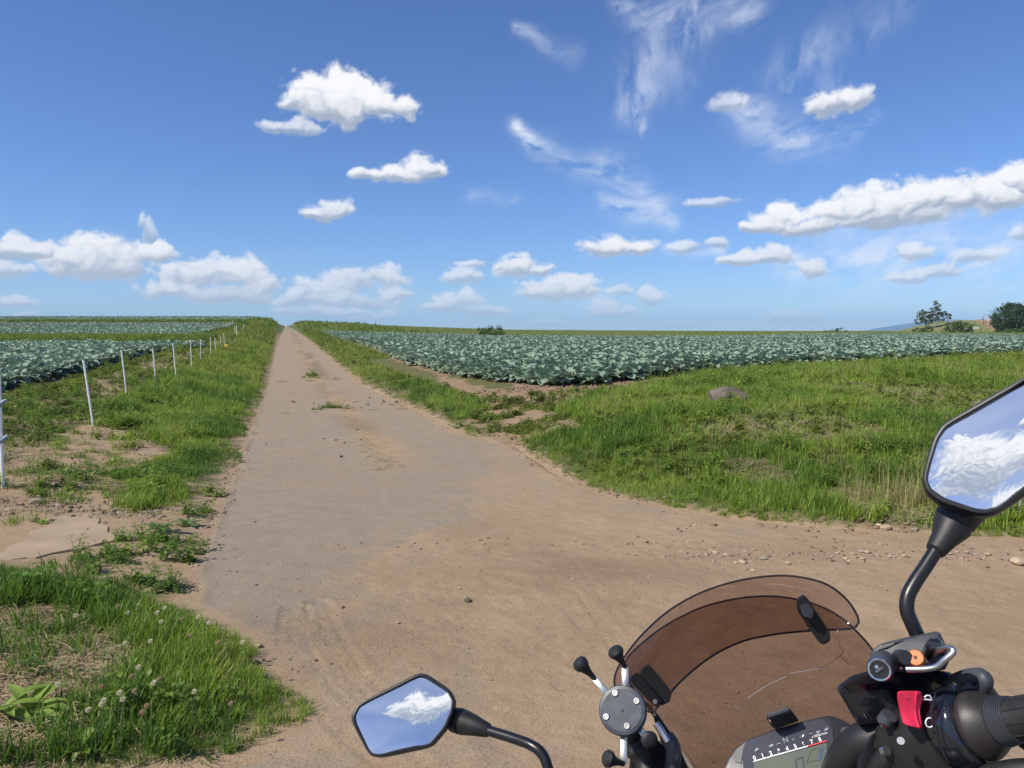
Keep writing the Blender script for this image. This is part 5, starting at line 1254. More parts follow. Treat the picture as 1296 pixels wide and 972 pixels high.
mirror(510, 905, 1.06, REF_L, [(444, 906), (452, 891), (529, 851), (541, 852.5), (571, 873), (577.5, 887), (575.5, 899), (567, 922), (549, 943), (540, 947), (482, 959), (469, 956.5), (463, 949), (445.5, 916)],
       [(449, 906.5), (455, 894), (530, 856.5), (538.5, 857.5), (566.5, 875.5), (572, 885), (571, 897), (561.5, 919.5), (545, 940), (537, 942.5), (478, 954.5), (470, 953), (465.5, 947), (450.5, 915)],
       [([(B(566, 908, 1.085), .011), (B(575, 911, 1.08), .0165), (B(583, 913, 1.075), .0172), (B(584.5, 913.4, 1.074), .0150), (B(586, 914, 1.073), .0170), (B(600, 918, 1.066), .0138), (B(618, 924.5, 1.055), .0092), (B(620, 925, 1.054), .0070)],
         ([(616, 924, 1.056), (650, 934.5, 1.03), (674, 944, 1.01), (688, 957, 1.0), (698, 985, .99), (722, 1045, .98), (800, 1120, .94), (900, 1140, .90)], .0070))])
mirror(1262, 565, .70, REF_R, [(1166.5, 608), (1170, 590), (1179.5, 556), (1193, 535), (1296, 476), (1352, 447), (1378, 452), (1392, 480), (1388, 525), (1352, 585), (1300, 626), (1262, 651), (1245, 654), (1230, 652), (1188, 638), (1171, 624)],
       [(1173.5, 607), (1177, 590), (1186.5, 556), (1198, 540), (1296, 486), (1348, 459), (1370, 462), (1381, 483), (1378, 520), (1344, 578), (1296, 616), (1259, 642), (1244, 645), (1232, 643.5), (1194, 630), (1178, 619)],
       [([(B(1222, 640, .735), .020), (B(1214, 650, .73), .0190), (B(1208, 660, .728), .0178), (B(1206.5, 663, .727), .0160), (B(1205, 666, .727), .0170), (B(1194, 683, .722), .0112), (B(1184, 697, .718), .0088), (B(1182, 699, .717), .0065)],
         ([(1186, 694, .719), (1172, 716, .715), (1158, 737, .711), (1149, 755, .708), (1148, 773, .705), (1155, 791, .702), (1166, 815, .70)], .0064))])

# --- screens: sheets with real curvature and 3 mm thickness; the visor is clamped on in front of the main screen
def resample(pts, n):
    P = [Vector((p[0], p[1], 0)) for p in pts]; P = smoothpath(P, 8); L = [0]
    for a, b in zip(P, P[1:]): L.append(L[-1]+(b-a).length)
    out = []; j = 0
    for i in range(n):
        s = L[-1]*i/(n-1)
        while j < len(L)-2 and L[j+1] < s: j += 1
        t = (s-L[j])/max(L[j+1]-L[j], 1e-9); q = P[j].lerp(P[j+1], t); out.append((q.x, q.y))
    return out
def sheet(name, top, bot, dtop, dbot, bow, n=60, m=14, thick=.0032, border=None, mt=None):
    T_ = resample(top, n); Bt = resample(bot, n); V = []; Fc = []
    def pt(i, j, off):
        s = i/(n-1); t = j/(m-1); u = T_[i][0]*(1-t)+Bt[i][0]*t; v = T_[i][1]*(1-t)+Bt[i][1]*t; x = 2*s-1
        d = dtop*(1-t)+dbot*t-bow*(abs(x)**2.0)*(1-.25*t)-.012*math.sin(math.pi*t)
        return B(u, v, d+off)
    for off in (0, thick):
        for j in range(m):
            for i in range(n): V.append(pt(i, j, off))
    for k in (0, 1):
        o = k*n*m
        for j in range(m-1):
            for i in range(n-1): Fc.append((o+j*n+i, o+j*n+i+1, o+(j+1)*n+i+1, o+(j+1)*n+i))
    mb = MB(); mb.add(V, Fc); sh = bk(mb, name, mt or M_TINT)
    mb = MB(); per = [(i, 0) for i in range(n)]+[(n-1, j) for j in range(1, m)]+[(i, m-1) for i in range(n-2, -1, -1)]+[(0, j) for j in range(m-2, 0, -1)]
    pts = [pt(i, j, thick/2) for i, j in per]
    if border: pts = [pt(i, j, thick/2) for i, j in border(n, m)]; tube(mb, pts, thick*.40, 8)
    else:
        pts.append(pts[0]); tube(mb, pts, thick*.40, 8, caps=False)
    bk(mb, 'screen_edge', M_EDGE, sh); return sh
vis_top = [(826, 902), (797, 893), (781, 878), (778, 856), (790, 832), (812, 804), (845, 774), (885, 751), (930, 736), (975, 729), (1010, 730), (1045, 739), (1070, 757), (1084, 777), (1087, 788), (1080, 795), (1060, 797)]
vis_bot = [(828, 901), (834, 892), (842, 883), (850, 875), (862, 862), (880, 846), (900, 831), (922, 819), (945, 810), (968, 805), (990, 801.5), (1010, 799.5), (1030, 798), (1042, 797.5), (1050, 797), (1056, 797), (1059, 797)]
sheet('visor_screen', vis_top, vis_bot, .955, .985, .055, 64, 12, mt=M_TINTV)
main_top = [(872, 975), (852, 938), (832, 905), (808, 880), (793, 858), (792, 836), (815, 812), (845, 790), (885, 770), (925, 759), (965, 754.5), (1000, 757), (1035, 766), (1065, 782), (1090, 805), (1107, 826), (1122, 850), (1145, 885)]
main_bot = [(880, 985), (884, 1000), (888, 1012), (895, 1025), (905, 1035), (920, 1042), (940, 1046), (960, 1048), (980, 1048), (1000, 1048), (1020, 1045), (1040, 1040), (1058, 1030), (1075, 1015), (1092, 995), (1108, 970), (1125, 940), (1140, 905)]
sheet('main_screen', main_top, main_bot, 1.00, 1.06, .055, 64, 18)
def slabpx(mb, pts, d0, d1, ch=.0015):
    """solid whose face outline is given; pts carry their own depth"""
    f = [B(u, v, d+d0) for u, v, d in pts]; b = [B(u, v, d+d1) for u, v, d in pts]; c = sum(f, Vector())/len(f); n = (B(0, 0, 1)-B(0, 0, 2)).normalized()
    sh = lambda P, k: [c+(p-c)*k+(p-p) for p in P]
    cf = sum(f, Vector())/len(f); fi = [cf+(p-cf)*.94 for p in f]; back = sum(b, Vector())/len(b); f2 = [p.lerp(q, .12) for p, q in zip(f, b)]
    loft(mb, [fi, f2, b])
mb = MB(); slabpx(mb, roundpoly([Vector((p[0], p[1], .93)) for p in [(812, 845), (821, 839.5), (851, 875.5), (848, 888), (838, 893), (829, 892), (806, 858)]], 3, .2), 0, .05); cl_ = bk(mb, 'visor_clamp', M_BLKM)
mb = MB(); slabpx(mb, roundpoly([Vector((p[0], p[1], .915)) for p in [(794, 860), (804, 850), (808, 853), (836, 885), (835, 891), (828, 894)]], 3, .2), 0, .03); bk(mb, 'clamp_block', M_BLK, cl_)
mb = MB(); tube(mb, [B(829, 888, .912), B(830, 889, .918)], .0028, 10); bk(mb, 'clamp_screw', M_GREYB, cl_)
mb = MB(); slabpx(mb, roundpoly([Vector((p[0], p[1], .93)) for p in [(1008, 757), (1017, 752), (1023, 758), (1051, 801), (1051, 811), (1043, 816), (1036, 813), (1008, 772)]], 3, .2), 0, .04); cl_ = bk(mb, 'visor_clamp', M_BLKM)
mb = MB(); slabpx(mb, roundpoly([Vector((p[0], p[1], .918)) for p in [(1012, 766), (1022, 763), (1030, 772), (1028, 784), (1016, 780)]], 3, .25), 0, .03); bk(mb, 'clamp_block', M_GREYB, cl_)
for pts in ([(1052, 800), (1060, 808), (1064, 820), (1068, 826), (1064, 830), (1076, 842)], [(1000, 852), (1020, 849), (1045, 843), (1064, 829)], [(924, 890), (930, 894), (936, 898)], [(946, 884), (970, 868), (995, 856)]):
    mb = MB(); tube(mb, smoothpath([B(u, v, 1.0) for u, v in pts], 4), .00035, 4); bk(mb, 'scratch', M_PRINTD)

# --- phone holder: disc, four sprung arms with rubber ends, on a ball arm
dn = (Vector((0, 0, EYE))-B(787, 898, .84)).normalized(); dn = (dn+Vector((-.22, 0, .12))).normalized()
def disc_pt(u, v, off=0): return ray_plane(u, v, B(787, 898, .84), dn)+dn*off
du = (disc_pt(800, 898)-disc_pt(780, 898)).normalized(); dv = dn.cross(du)
mb = MB(); cc = B(787, 898.5, .84)
def circ(c, r, z, k=40): return [c+(du*math.cos(2*math.pi*i/k)+dv*math.sin(2*math.pi*i/k))*r+dn*z for i in range(k)]
loft(mb, [circ(cc, .0245, -.011), circ(cc, .0262, -.009), circ(cc, .0262, -.003), circ(cc, .0250, -.001), circ(cc, .0215, -.0002), circ(cc, .0213, -.0006), circ(cc, .0020, -.0006), circ(cc, .0014, .0004)])
disc = bk(mb, 'phone_holder', M_PHONE)
mb = MB(); loft(mb, [circ(cc, .020, -.024), circ(cc, .0225, -.022), circ(cc, .0235, -.011)]); bk(mb, 'holder_base', M_BLK, disc)
for u, v in ((778.5, 877), (805.5, 887), (767, 907), (793.5, 918.5)):
    p = disc_pt(u, v, 0); mb = MB(); loft(mb, [circ(p, .0036, -.002, 14), circ(p, .0036, .0003, 14), circ(p, .0031, .0009, 14), circ(p, .0020, .0009, 14), circ(p, .0012, -.0003, 14)]); s = bk(mb, 'screw', M_STEEL, disc)
def hold_arm(a, b, c, r, flip=0):
    A, Bq, Cq = disc_pt(*a, -.012), disc_pt(*b, -.010), disc_pt(*c, .004)
    mb = MB(); d = (Bq-A); s = d.normalized().cross(dn)*.0038; V = []
    box(mb, (A+Bq)/2, d/2, s, dn*.0010, ch=.0003); bk(mb, 'holder_arm', M_STEEL, disc)
    mb = MB(); ax = (Cq-Bq); tube(mb, [Bq-ax*.02, Bq+ax*.30, Bq+ax*.62, Bq+ax*.78, Bq+ax*.95, Bq+ax*1.10, Bq+ax*1.16], [.0028, .0034, .0060, .0085, .0092, .0072, .0035], 18); bk(mb, 'rubber_tip', M_BLKM, disc)
hold_arm((768, 878), (750, 857), (734, 839), .01); hold_arm((789, 872), (789, 842), (779, 824), .01)
hold_arm((787, 920), (787, 966), (769, 960), .01); hold_arm((804, 918), (814, 929), (823, 937), .01)
mb = MB(); tube(mb, smoothpath([B(806, 918, .875), B(826, 912, .87), B(845, 938, .86)], 5)[6:], .0042, 12); bk(mb, 'chrome_rod', M_CHROME, disc)
mb = MB(); tube(mb, smoothpath([B(796, 905, .87), B(800, 935, .88), B(812, 960, .875), B(830, 1000, .86), B(850, 1040, .86)], 6), [.010+.004*math.sin(i*.5)**2 for i in range(25)], 14); bk(mb, 'ball_arm', M_BLKM, disc)
mb = MB(); tube(mb, smoothpath([B(843, 932, .868), B(851, 945, .862), B(852, 962, .86), B(848, 985, .86), B(840, 1020, .86)], 6), .0088, 14); bk(mb, 'arm_socket', M_GREYB, disc)
mb = MB(); slabpx(mb, [(p[0], p[1], .885) for p in [(826, 905), (834, 906), (848, 926), (862, 950), (876, 985), (885, 1040), (858, 1040), (850, 985), (842, 955)]], 0, .03); bk(mb, 'mount_bracket', M_BLK, disc)
mb = MB(); slabpx(mb, [(p[0], p[1], .90) for p in [(800, 925), (822, 925), (845, 950), (862, 985), (868, 1040), (806, 1040), (795, 985)]], 0, .04); bk(mb, 'mount_clamp', M_BLK, disc)

# --- instrument
dc = B(1000, 945, .80); tn_ = (B(1046, 938, .80)-B(953, 964, .80)).normalized(); nn_ = (Vector((0, 0, EYE))-dc).normalized(); nn_ = (nn_+Vector((0.02, 0, .34))).normalized(); tn_ = (tn_-nn_*tn_.dot(nn_)).normalized(); up_ = nn_.cross(tn_)
def dp(u, v, z=0.0): return ray_plane(u, v, dc+nn_*z, nn_)
mb = MB(); outl = roundpoly([Vector((p[0], p[1], 0)) for p in [(915, 974), (922, 957), (931, 946), (945, 935.5), (980, 922.5), (1012, 913), (1040, 906.5), (1050, 904.5), (1064, 908.5), (1079, 917), (1085, 935), (1088, 1000), (1070, 1060), (940, 1085), (915, 1040)]], 3, .2)
F0 = [dp(p.x, p.y, .0) for p in outl]; cD = sum(F0, Vector())/len(F0)
loft(mb, [[cD+(p-cD)*.95 for p in F0], [cD+(p-cD)*.985-nn_*.001 for p in F0], [p-nn_*.005 for p in F0], [cD+(p-cD)*1.0-nn_*.022 for p in F0], [cD+(p-cD)*.85-nn_*.045 for p in F0]])
dash = bk(mb, 'instrument_panel', M_BODY)
def dpoly(pts, z, m, name, t=.0012, k=0):
    P_ = [dp(u, v, z) for u, v in pts]
    if k: P_ = roundpoly(P_, 3, .18)
    mb = MB(); loft(mb, [[p-nn_*t for p in P_], P_]); return bk(mb, name, m, dash, smooth=False)
dpoly([(944, 938), (980, 925.5), (1012, 916.5), (1042, 911), (1054, 922), (1058, 990), (1050, 1040), (948, 1066), (942, 985), (939, 952)], .0014, M_LENS, 'dash_lens', .002, 1)
dpoly([(927, 956), (932, 948), (944, 938.5), (946, 941), (940, 952), (938, 966), (930, 964)], .0013, mat('pale_grey_trim', (.15, .15, .145), .5), 'trim_piece', .002)
dpoly([(1064, 921), (1078, 919), (1080, 924), (1078, 944), (1070, 953), (1065, 948)], .0013, M_GREYB, 'side_button_frame', .002, 1)
dpoly([(1067, 924), (1077, 922), (1075, 942), (1070, 947), (1067, 944)], .0022, M_BLK, 'side_button', .002)
dpoly([(953.5, 965), (1046, 940), (1052, 1010), (960, 1036)], .0022, M_LCD, 'display', .0006)
L0, L1 = Vector((953.5, 963.5)), Vector((1046, 937.5))
def lp(t, off): q = L0.lerp(L1, t); return (q.x+off*.27, q.y-off*.96)
def dstrip(t0, t1, o0, o1, m, name, z=.0026): return dpoly([lp(t0, o0), lp(t1, o0), lp(t1, o1), lp(t0, o1)], z, m, name, .0003)
dstrip(0, .745, -1.0, .8, M_PRINT, 'scale_line'); dstrip(.745, 1.0, -1.0, .8, M_REDP, 'red_scale_line')
def dtext(s, t, off, size, m, name='printed_mark', bold=0):
    u, v = lp(t, off); p = dp(u, v, .0024); cu_ = bpy.data.curves.new(name, 'FONT'); cu_.body = s; cu_.size = size; cu_.align_x = 'CENTER'; cu_.extrude = .0002; cu_.offset = bold; cu_.materials.append(m)
    o = bpy.data.objects.new(name, cu_); dg = bpy.context.evaluated_depsgraph_get(); COL.objects.link(o); bpy.context.view_layer.update(); me = bpy.data.meshes.new_from_object(o.evaluated_get(bpy.context.evaluated_depsgraph_get())); bpy.data.objects.remove(o)
    o = bpy.data.objects.new(name, me); R_ = Matrix((tn_, up_, nn_)).transposed().to_4x4(); o.matrix_world = R_; o.location = p-bike.location; return link(o, dash)
for i in range(9): dtext(str(i), .02+.112*i, 1.6, .0056, M_PRINT, 'scale_numeral', .0002)
dtext('x1000r/min', .885, 9.4, .0036, M_PRINT); dtext('N', .415, 13.5, .0072, M_PRINTD, 'neutral_mark')
def icon(t, off, pts, m, s=1.0):
    c0 = lp(t, off); dpoly([(c0[0]+(a*.96+b*.27)*s, c0[1]+(-b*.96-a*-.0+a*-.27)*s) for a, b in pts], .0024, m, 'warning_symbol', .0003)
icon(.0, 15.5, [(-3, 0), (0, 3), (0, 1.2), (2.6, 1.2), (2.6, -1.2), (0, -1.2), (0, -3)], M_PRINTD, 1.0)
icon(.95, 16.5, [(3, 0), (0, 3), (0, 1.2), (-2.6, 1.2), (-2.6, -1.2), (0, -1.2), (0, -3)], M_PRINTD, 1.0)
icon(.20, 15.5, [(-3, -1.5), (-3, 1), (-1.5, 1), (-1.5, 2), (1.5, 2), (1.5, 1), (3, 1), (3, -1), (2, -2), (-2, -2)], M_PRINTD, .9); icon(.30, 15.0, [(-3, -.5), (-3, .8), (3, .8), (3, -.5)], M_PRINTD, .9)
icon(.50, 15.5, [(-.5, -2), (1, -1), (1, 1), (-.5, 2)], M_PRINTD, .9); icon(.62, 16.5, [(0, -2.2), (2, -1.6), (2.8, 0), (2, 1.6), (0, 2.2)], M_PRINT, .9); icon(.615, 16.5, [(-3, -1.4), (-1, -1.4), (-1, -.8), (-3, -.8)], M_PRINTD, .9); icon(.615, 16.5, [(-3, .6), (-1, .6), (-1, 1.2), (-3, 1.2)], M_PRINTD, .9)
icon(.74, 16.5, [(-2.6, -.5), (-2.6, .5), (2.6, .5), (2.6, -.5)], M_PRINTD, .9); icon(.84, 16.5, [(-2.6, -1.8), (-3, 1.8), (-1.4, .9), (1.4, .9), (3, 1.8), (2.6, -1.8)], M_PRINTD, .9)
def seg7(t, off, w, h, segs, m=M_LCDK, th_=1.4):
    u0, v0 = lp(t, off); du_, dv_ = Vector((.963, -.27)), Vector((.12, .99))
    bars = dict(a=(0, 0, w, 0), b=(w, 0, w, h/2), c=(w, h/2, w, h), d=(0, h, w, h), e=(0, h/2, 0, h), f=(0, 0, 0, h/2), g=(0, h/2, w, h/2))
    for s in segs:
        x0, y0, x1, y1 = bars[s]; hz_ = y0 == y1; a, b = th_/2, th_/2; g_ = .5
        q = [(x0+g_, y0-b), (x1-g_, y1-b), (x1-g_, y1+b), (x0+g_, y0+b)] if hz_ else [(x0-a, y0+g_), (x0+a, y0+g_), (x1+a, y1-g_), (x1-a, y1-g_)]
        dpoly([(u0+du_.x*p+dv_.x*r, v0+du_.y*p+dv_.y*r) for p, r in q], .0026, m, 'digit_segment', .0002)
seg7(.62, -14, 9, 26, 'abcdef', th_=2.2); seg7(.47, -26, 9, 26, 'abcdef', th_=2.2)
seg7(.885, -10, 3.6, 9, 'bc', th_=.9); seg7(.93, -10, 3.6, 9, 'abged', th_=.9)
for a, b, c, d in ((.80, .975, -7.2, -7.8), (.80, .806, -7.2, -24), (.80, .975, -23.4, -24)): dstrip(a, b, d, c, M_LCDK, 'display_line', .0026)
for i in range(6): dstrip(.945, .995, -7.6-i*3.1, -9.8-i*3.1, M_LCDB, 'display_bar', .0027)
# little box stuck on the top edge of the panel
mb = MB(); slabpx(mb, [(p[0], p[1], .80) for p in [(970, 908), (973, 904), (997, 895.8), (1000, 896.5), (1011, 911), (1010, 913), (982, 923), (978, 921), (971, 912)]], 0, .02); tb = bk(mb, 'small_box', M_BLKM)
mb = MB(); tube(mb, [B(971.5, 906.5, .795), B(998, 897.5, .795)], .0024, 8); bk(mb, 'box_lip', M_GREYB, tb)
mb = MB(); tube(mb, [B(974, 913, .796), B(975, 912.4, .796)], .0016, 8); bk(mb, 'box_light', mat('dull_pink_lens', (.45, .2, .17), .4), tb)
mb = MB(); slabpx(mb, [(p[0], p[1], .797) for p in [(980, 904.5), (986, 902.5), (986.5, 904), (980.5, 906)]], 0, .004); bk(mb, 'box_catch', M_STEEL, tb)

# --- right handlebar: grip, throttle drum, switch housing, brake cylinder, key lock, lever
A0 = B(1128, 932, .700); A1 = B(1300, 908, .600); axd = (A1-A0).normalized()
def on_ax(t, off=Vector()): return A0+(A1-A0)*t+off
def lathe(name, prof, m, parent=None, seg=40, ctr=None):
    mb = MB(); tube(mb, [on_ax(t) for t, r in prof], [r for t, r in prof], seg); return bk(mb, name, m, parent)
gripm = mat('ribbed_grip_rubber', (.017, .016, .016), .6, bump=.15, bscale=1500, var=.25, vscale=40)
grip = lathe('handlebar_grip', [(.80, .0185), (.83, .0192), (.88, .0175), (.93, .0160), (1.0, .0160), (1.25, .0165), (1.6, .0168), (1.85, .0168), (1.87, .0195), (1.90, .0195), (1.91, .010)], gripm)
mb = MB()
for i in range(8):
    c = on_ax(.835+i*.0125); tube(mb, [c-axd*.0005, c+axd*.0005], [.0194-.0003*i]*2, 36)
bk(mb, 'grip_ribs', M_GREYB, grip)
mb = MB()
for k in range(10):
    a = k*math.pi/5; n0 = axd.orthogonal().normalized(); o_ = (n0*math.cos(a)+axd.cross(n0)*math.sin(a))
    tube(mb, [on_ax(.93)+o_*.0157, on_ax(1.8)+o_*.0166], .0009, 5)
bk(mb, 'grip_ridges', gripm, grip)
lathe('throttle_flange', [(.655, .020), (.665, .0262), (.69, .0280), (.715, .0276), (.75, .0250), (.80, .0205), (.83, .0160)], mat('brown_black_rubber', (.024, .021, .019), .45, bump=.1, bscale=1200, var=.25, vscale=50))
drum = lathe('throttle_drum', [(.44, .020), (.47, .0300), (.49, .0318), (.54, .0325), (.60, .0322), (.635, .0310), (.655, .0285), (.67, .020)], M_BLKG)
# switch housing: rounded block around the bar
def around(t, rx, ry, rot=0.0, off=Vector(), k=28, p=2.6):
    hy = Vector((0, 0, 1)); hy = (hy-axd*hy.dot(axd)).normalized(); hx = axd.cross(hy); out = []
    for i in range(k):
        a = 2*math.pi*i/k+rot; c, s = math.cos(a), math.sin(a); out.append(on_ax(t)+off+hx*rx*math.copysign(abs(c)**(2/p), c)+hy*ry*math.copysign(abs(s)**(2/p), s))
    return out
hyv = (Vector((0, 0, 1))-axd*axd.z).normalized(); hxv = axd.cross(hyv)
if hxv.dot(Vector((0, -1, 0))) < 0: hxv = -hxv      # towards the rider
mb = MB(); dwn = -hyv*.012
loft(mb, [around(-.02, .016, .020, off=dwn), around(0.0, .023, .030, off=dwn), around(.10, .026, .034, off=dwn), around(.30, .0275, .036, off=dwn), around(.43, .027, .035, off=dwn*.6), around(.46, .022, .028, off=dwn*.5)])
sw = bk(mb, 'switch_housing', M_BLKM)
sc_ = B(1152, 897, .640)
def facep(u, v, d=.636): return B(u, v, d)
mb = MB(); P_ = roundpoly([Vector((u, v, 0)) for u, v in [(1136, 874.5), (1165, 874.5), (1169, 882), (1164.5, 898), (1168.5, 923.5), (1143, 917.5), (1139, 902), (1135.5, 884)]], 4, .22)
def dep(p, k): s = (p.x-1152)/16; return k-.0025*(1-s*s)+.0035*math.cos((p.y-898)/24*1.2)
cP = Vector((1152, 898, 0))
loft(mb, [[B(p.x, p.y, .655) for p in P_], [B(p.x, p.y, dep(p, .638)) for p in P_], [B(cP.x+(p.x-cP.x)*.9, cP.y+(p.y-cP.y)*.94, dep(p, .6355)) for p in P_], [B(cP.x+(p.x-cP.x)*.5, cP.y+(p.y-cP.y)*.6, dep(p, .6362)) for p in P_]])
ks = bk(mb, 'kill_switch', M_RED, sw)
mb = MB(); tube(mb, smoothpath([facep(1159.5, 877, .6345), facep(1158.5, 888, .6368), facep(1158, 898, .6378), facep(1159.5, 910, .6365), facep(1163, 920, .6345)], 5), .0011, 8); bk(mb, 'switch_ridge', M_RED, ks)
def pxstroke(pts, r, d, m, nm, par):
    mb = MB(); tube(mb, [B(u, v, d) for u, v in pts], r, 6); return bk(mb, nm, m, par)
pxstroke([(1176.5-5*math.cos(a)*1.0, 914.5+6*math.sin(a)) for a in np.linspace(-2.3, 2.3, 12)], .0006, .628, M_PRINT, 'run_symbol', sw)
pxstroke([(1170, 882.5), (1173, 880), (1177, 880.5), (1179, 884)], .0006, .632, M_PRINT, 'stop_symbol', sw); pxstroke([(1170, 885), (1179, 886)], .0006, .632, M_PRINT, 'stop_symbol', sw)
mb = MB(); tube(mb, [B(1184, 876, .63), B(1178, 900, .628), B(1183, 930, .625), B(1200, 965, .622)], .0006, 5); bk(mb, 'housing_seam', M_BLKG, sw)
for u, v in ((1140, 938), (1196, 955)):
    mb = MB(); tube(mb, [B(u, v, .640), B(u, v-.5, .634)], .0030, 12); bk(mb, 'housing_screw', M_STEEL, sw)
# handlebar tube coming up from the middle
mb = MB(); tube(mb, smoothpath([B(960, 1180, .86), B(1010, 1090, .82), B(1052, 1000, .78), B(1078, 952, .745), B(1108, 934, .715), A0-axd*.002, on_ax(.3), on_ax(1.9)], 8), .0125, 18); bk(mb, 'handlebar', M_PAINT)
mb = MB(); tube(mb, smoothpath([B(1055, 1000, .745), B(1068, 965, .73), B(1090, 940, .712), B(1120, 932, .70)], 6), .0165, 16); bk(mb, 'cable_sheath', M_BLKM)
mb = MB(); tube(mb, smoothpath([B(1088, 1010, .70), B(1110, 975, .69), B(1130, 955, .68), B(1150, 950, .675)], 6), .010, 12); bk(mb, 'wiring_loom', M_BLKM)
mb = MB(); tube(mb, [B(1118, 951, .672), B(1123, 950, .668)], .0042, 12); bk(mb, 'bolt', M_STEEL)
mb = MB(); tube(mb, [B(1119, 914, .675), B(1126, 905, .671)], .0068, 12); bk(mb, 'bolt_head', M_GREYB); mb = MB(); tube(mb, [B(1118.5, 917.5, .672), B(1121, 916.5, .669)], .0036, 10); bk(mb, 'bolt', M_CHROME)
mb = MB(); ring = [B(1111+11*math.cos(a)*(1)+3*math.sin(a), 898+12.5*math.sin(a), .69) for a in np.linspace(0, 2*math.pi, 28)]; tube(mb, ring, .0007, 6, caps=False); bk(mb, 'wire_ring', M_CHROME)
# black brake-fluid reservoir body
mb = MB()
res = roundpoly([Vector((u, v, 0)) for u, v in [(1058.5, 872), (1062, 866), (1078, 854.5), (1106, 846.5), (1150, 846), (1205, 850), (1211, 872), (1196, 892), (1140, 905), (1112, 916), (1085, 917)]], 4, .16)
rc = Vector((1130, 880, 0))
loft(mb, [[B(rc.x+(p.x-rc.x)*.93, rc.y+(p.y-rc.y)*.90, .688) for p in res], [B(rc.x+(p.x-rc.x)*.985, rc.y+(p.y-rc.y)*.97, .690) for p in res], [B(p.x, p.y, .696) for p in res], [B(p.x, p.y, .745) for p in res], [B(rc.x+(p.x-rc.x)*.9, rc.y+(p.y-rc.y)*.9, .755) for p in res]])
rv = bk(mb, 'brake_reservoir', M_BLKG)
mb = MB(); slabpx(mb, [(p[0], p[1], .684) for p in [(1066, 868), (1080, 858.5), (1106, 850), (1128, 850), (1122, 862), (1096, 866)]], 0, .01); bk(mb, 'reservoir_cap', M_BLK, rv)
# grey lock body with key barrel
mb = MB(); lk = roundpoly([Vector((u, v, 0)) for u, v in [(1101, 829), (1105, 822), (1116, 814), (1152, 805.5), (1184, 799), (1190, 801), (1195, 812), (1199, 824), (1201, 838), (1196, 848), (1160, 852), (1130, 850), (1106, 842)]], 4, .16); lc = Vector((1150, 828, 0))
def ldep(p, k): return k-.045*(p.x-1101)/100*.5+(.012 if p.y < 815 else 0)
loft(mb, [[B(lc.x+(p.x-lc.x)*.90, lc.y+(p.y-lc.y)*.86, ldep(p, .680)) for p in lk], [B(lc.x+(p.x-lc.x)*.98, lc.y+(p.y-lc.y)*.96, ldep(p, .682)) for p in lk], [B(p.x, p.y, ldep(p, .690)) for p in lk], [B(p.x, p.y, ldep(p, .725)) for p in lk]])
lock = bk(mb, 'lock_body', M_GREYB)
bx_ = (B(1113, 848, .64)-B(1122, 832, .70)).normalized(); b0 = B(1119, 836, .69); b1 = B(1113, 847.5, .652)
mb = MB(); tube(mb, [b0, b0.lerp(b1, .3), b0.lerp(b1, .93), b1], [.0100, .0112, .0105, .0092], 28); bk(mb, 'key_barrel', M_GREYB, lock)
mb = MB(); bd = (b1-b0).normalized(); r0 = bd.orthogonal().normalized(); r1 = bd.cross(r0); tube(mb, [b1+(r0*math.cos(a)+r1*math.sin(a))*.0083+bd*.0004 for a in np.linspace(0, 2*math.pi, 36)], .0011, 8, caps=False); bk(mb, 'barrel_ring', M_CHROME, lock)
mb = MB(); tube(mb, [b1-bd*.001, b1+bd*.0006], .0072, 24); bk(mb, 'barrel_face', M_BLK, lock)
mb = MB(); tube(mb, [b1+r0*.0035+bd*.0012, b1-r0*.0035+bd*.0012], .0010, 6); tube(mb, [b1+bd*.001-r1*.003, b1+bd*.002-r1*.003], .0016, 10); bk(mb, 'key_slot', M_CHROME, lock)
s0 = B(1158.5, 832, .648); sn = (Vector((0, 0, EYE))-s0).normalized(); sn = (sn+Vector((-.15, 0, .25))).normalized()
mb = MB(); tube(mb, [s0-sn*.012, s0-sn*.001, s0], [.0068, .0068, .0060], 24); scw = bk(mb, 'copper_screw', M_COPPER, lock); mb = MB(); tube(mb, [s0-sn*.0005, s0+sn*.0004], .0016, 6); bk(mb, 'hex_socket', mat('dark_red_hole', (.08, .01, .008), .6), lock)
mb = MB(); tube(mb, [B(1140, 833, .662), B(1146, 832, .650)], [.0075, .006], 14); bk(mb, 'blanking_plug', M_BLK, lock)
mb = MB(); tube(mb, smoothpath([B(1176, 826, .66), B(1183, 817, .645), B(1190, 821, .65)], 5), .0062, 12); bk(mb, 'pivot_bolt', M_BLKG, lock)
mb = MB(); tube(mb, smoothpath([B(1147, 847, .638), B(1168, 846.8, .632), B(1185, 844, .626), B(1196, 835, .622), B(1206, 826, .62), B(1205, 821.5, .622), B(1198, 820, .63), B(1188, 824, .64), B(1178, 829, .655)], 6), .0026, 12); bk(mb, 'wire_bracket', M_STEEL)
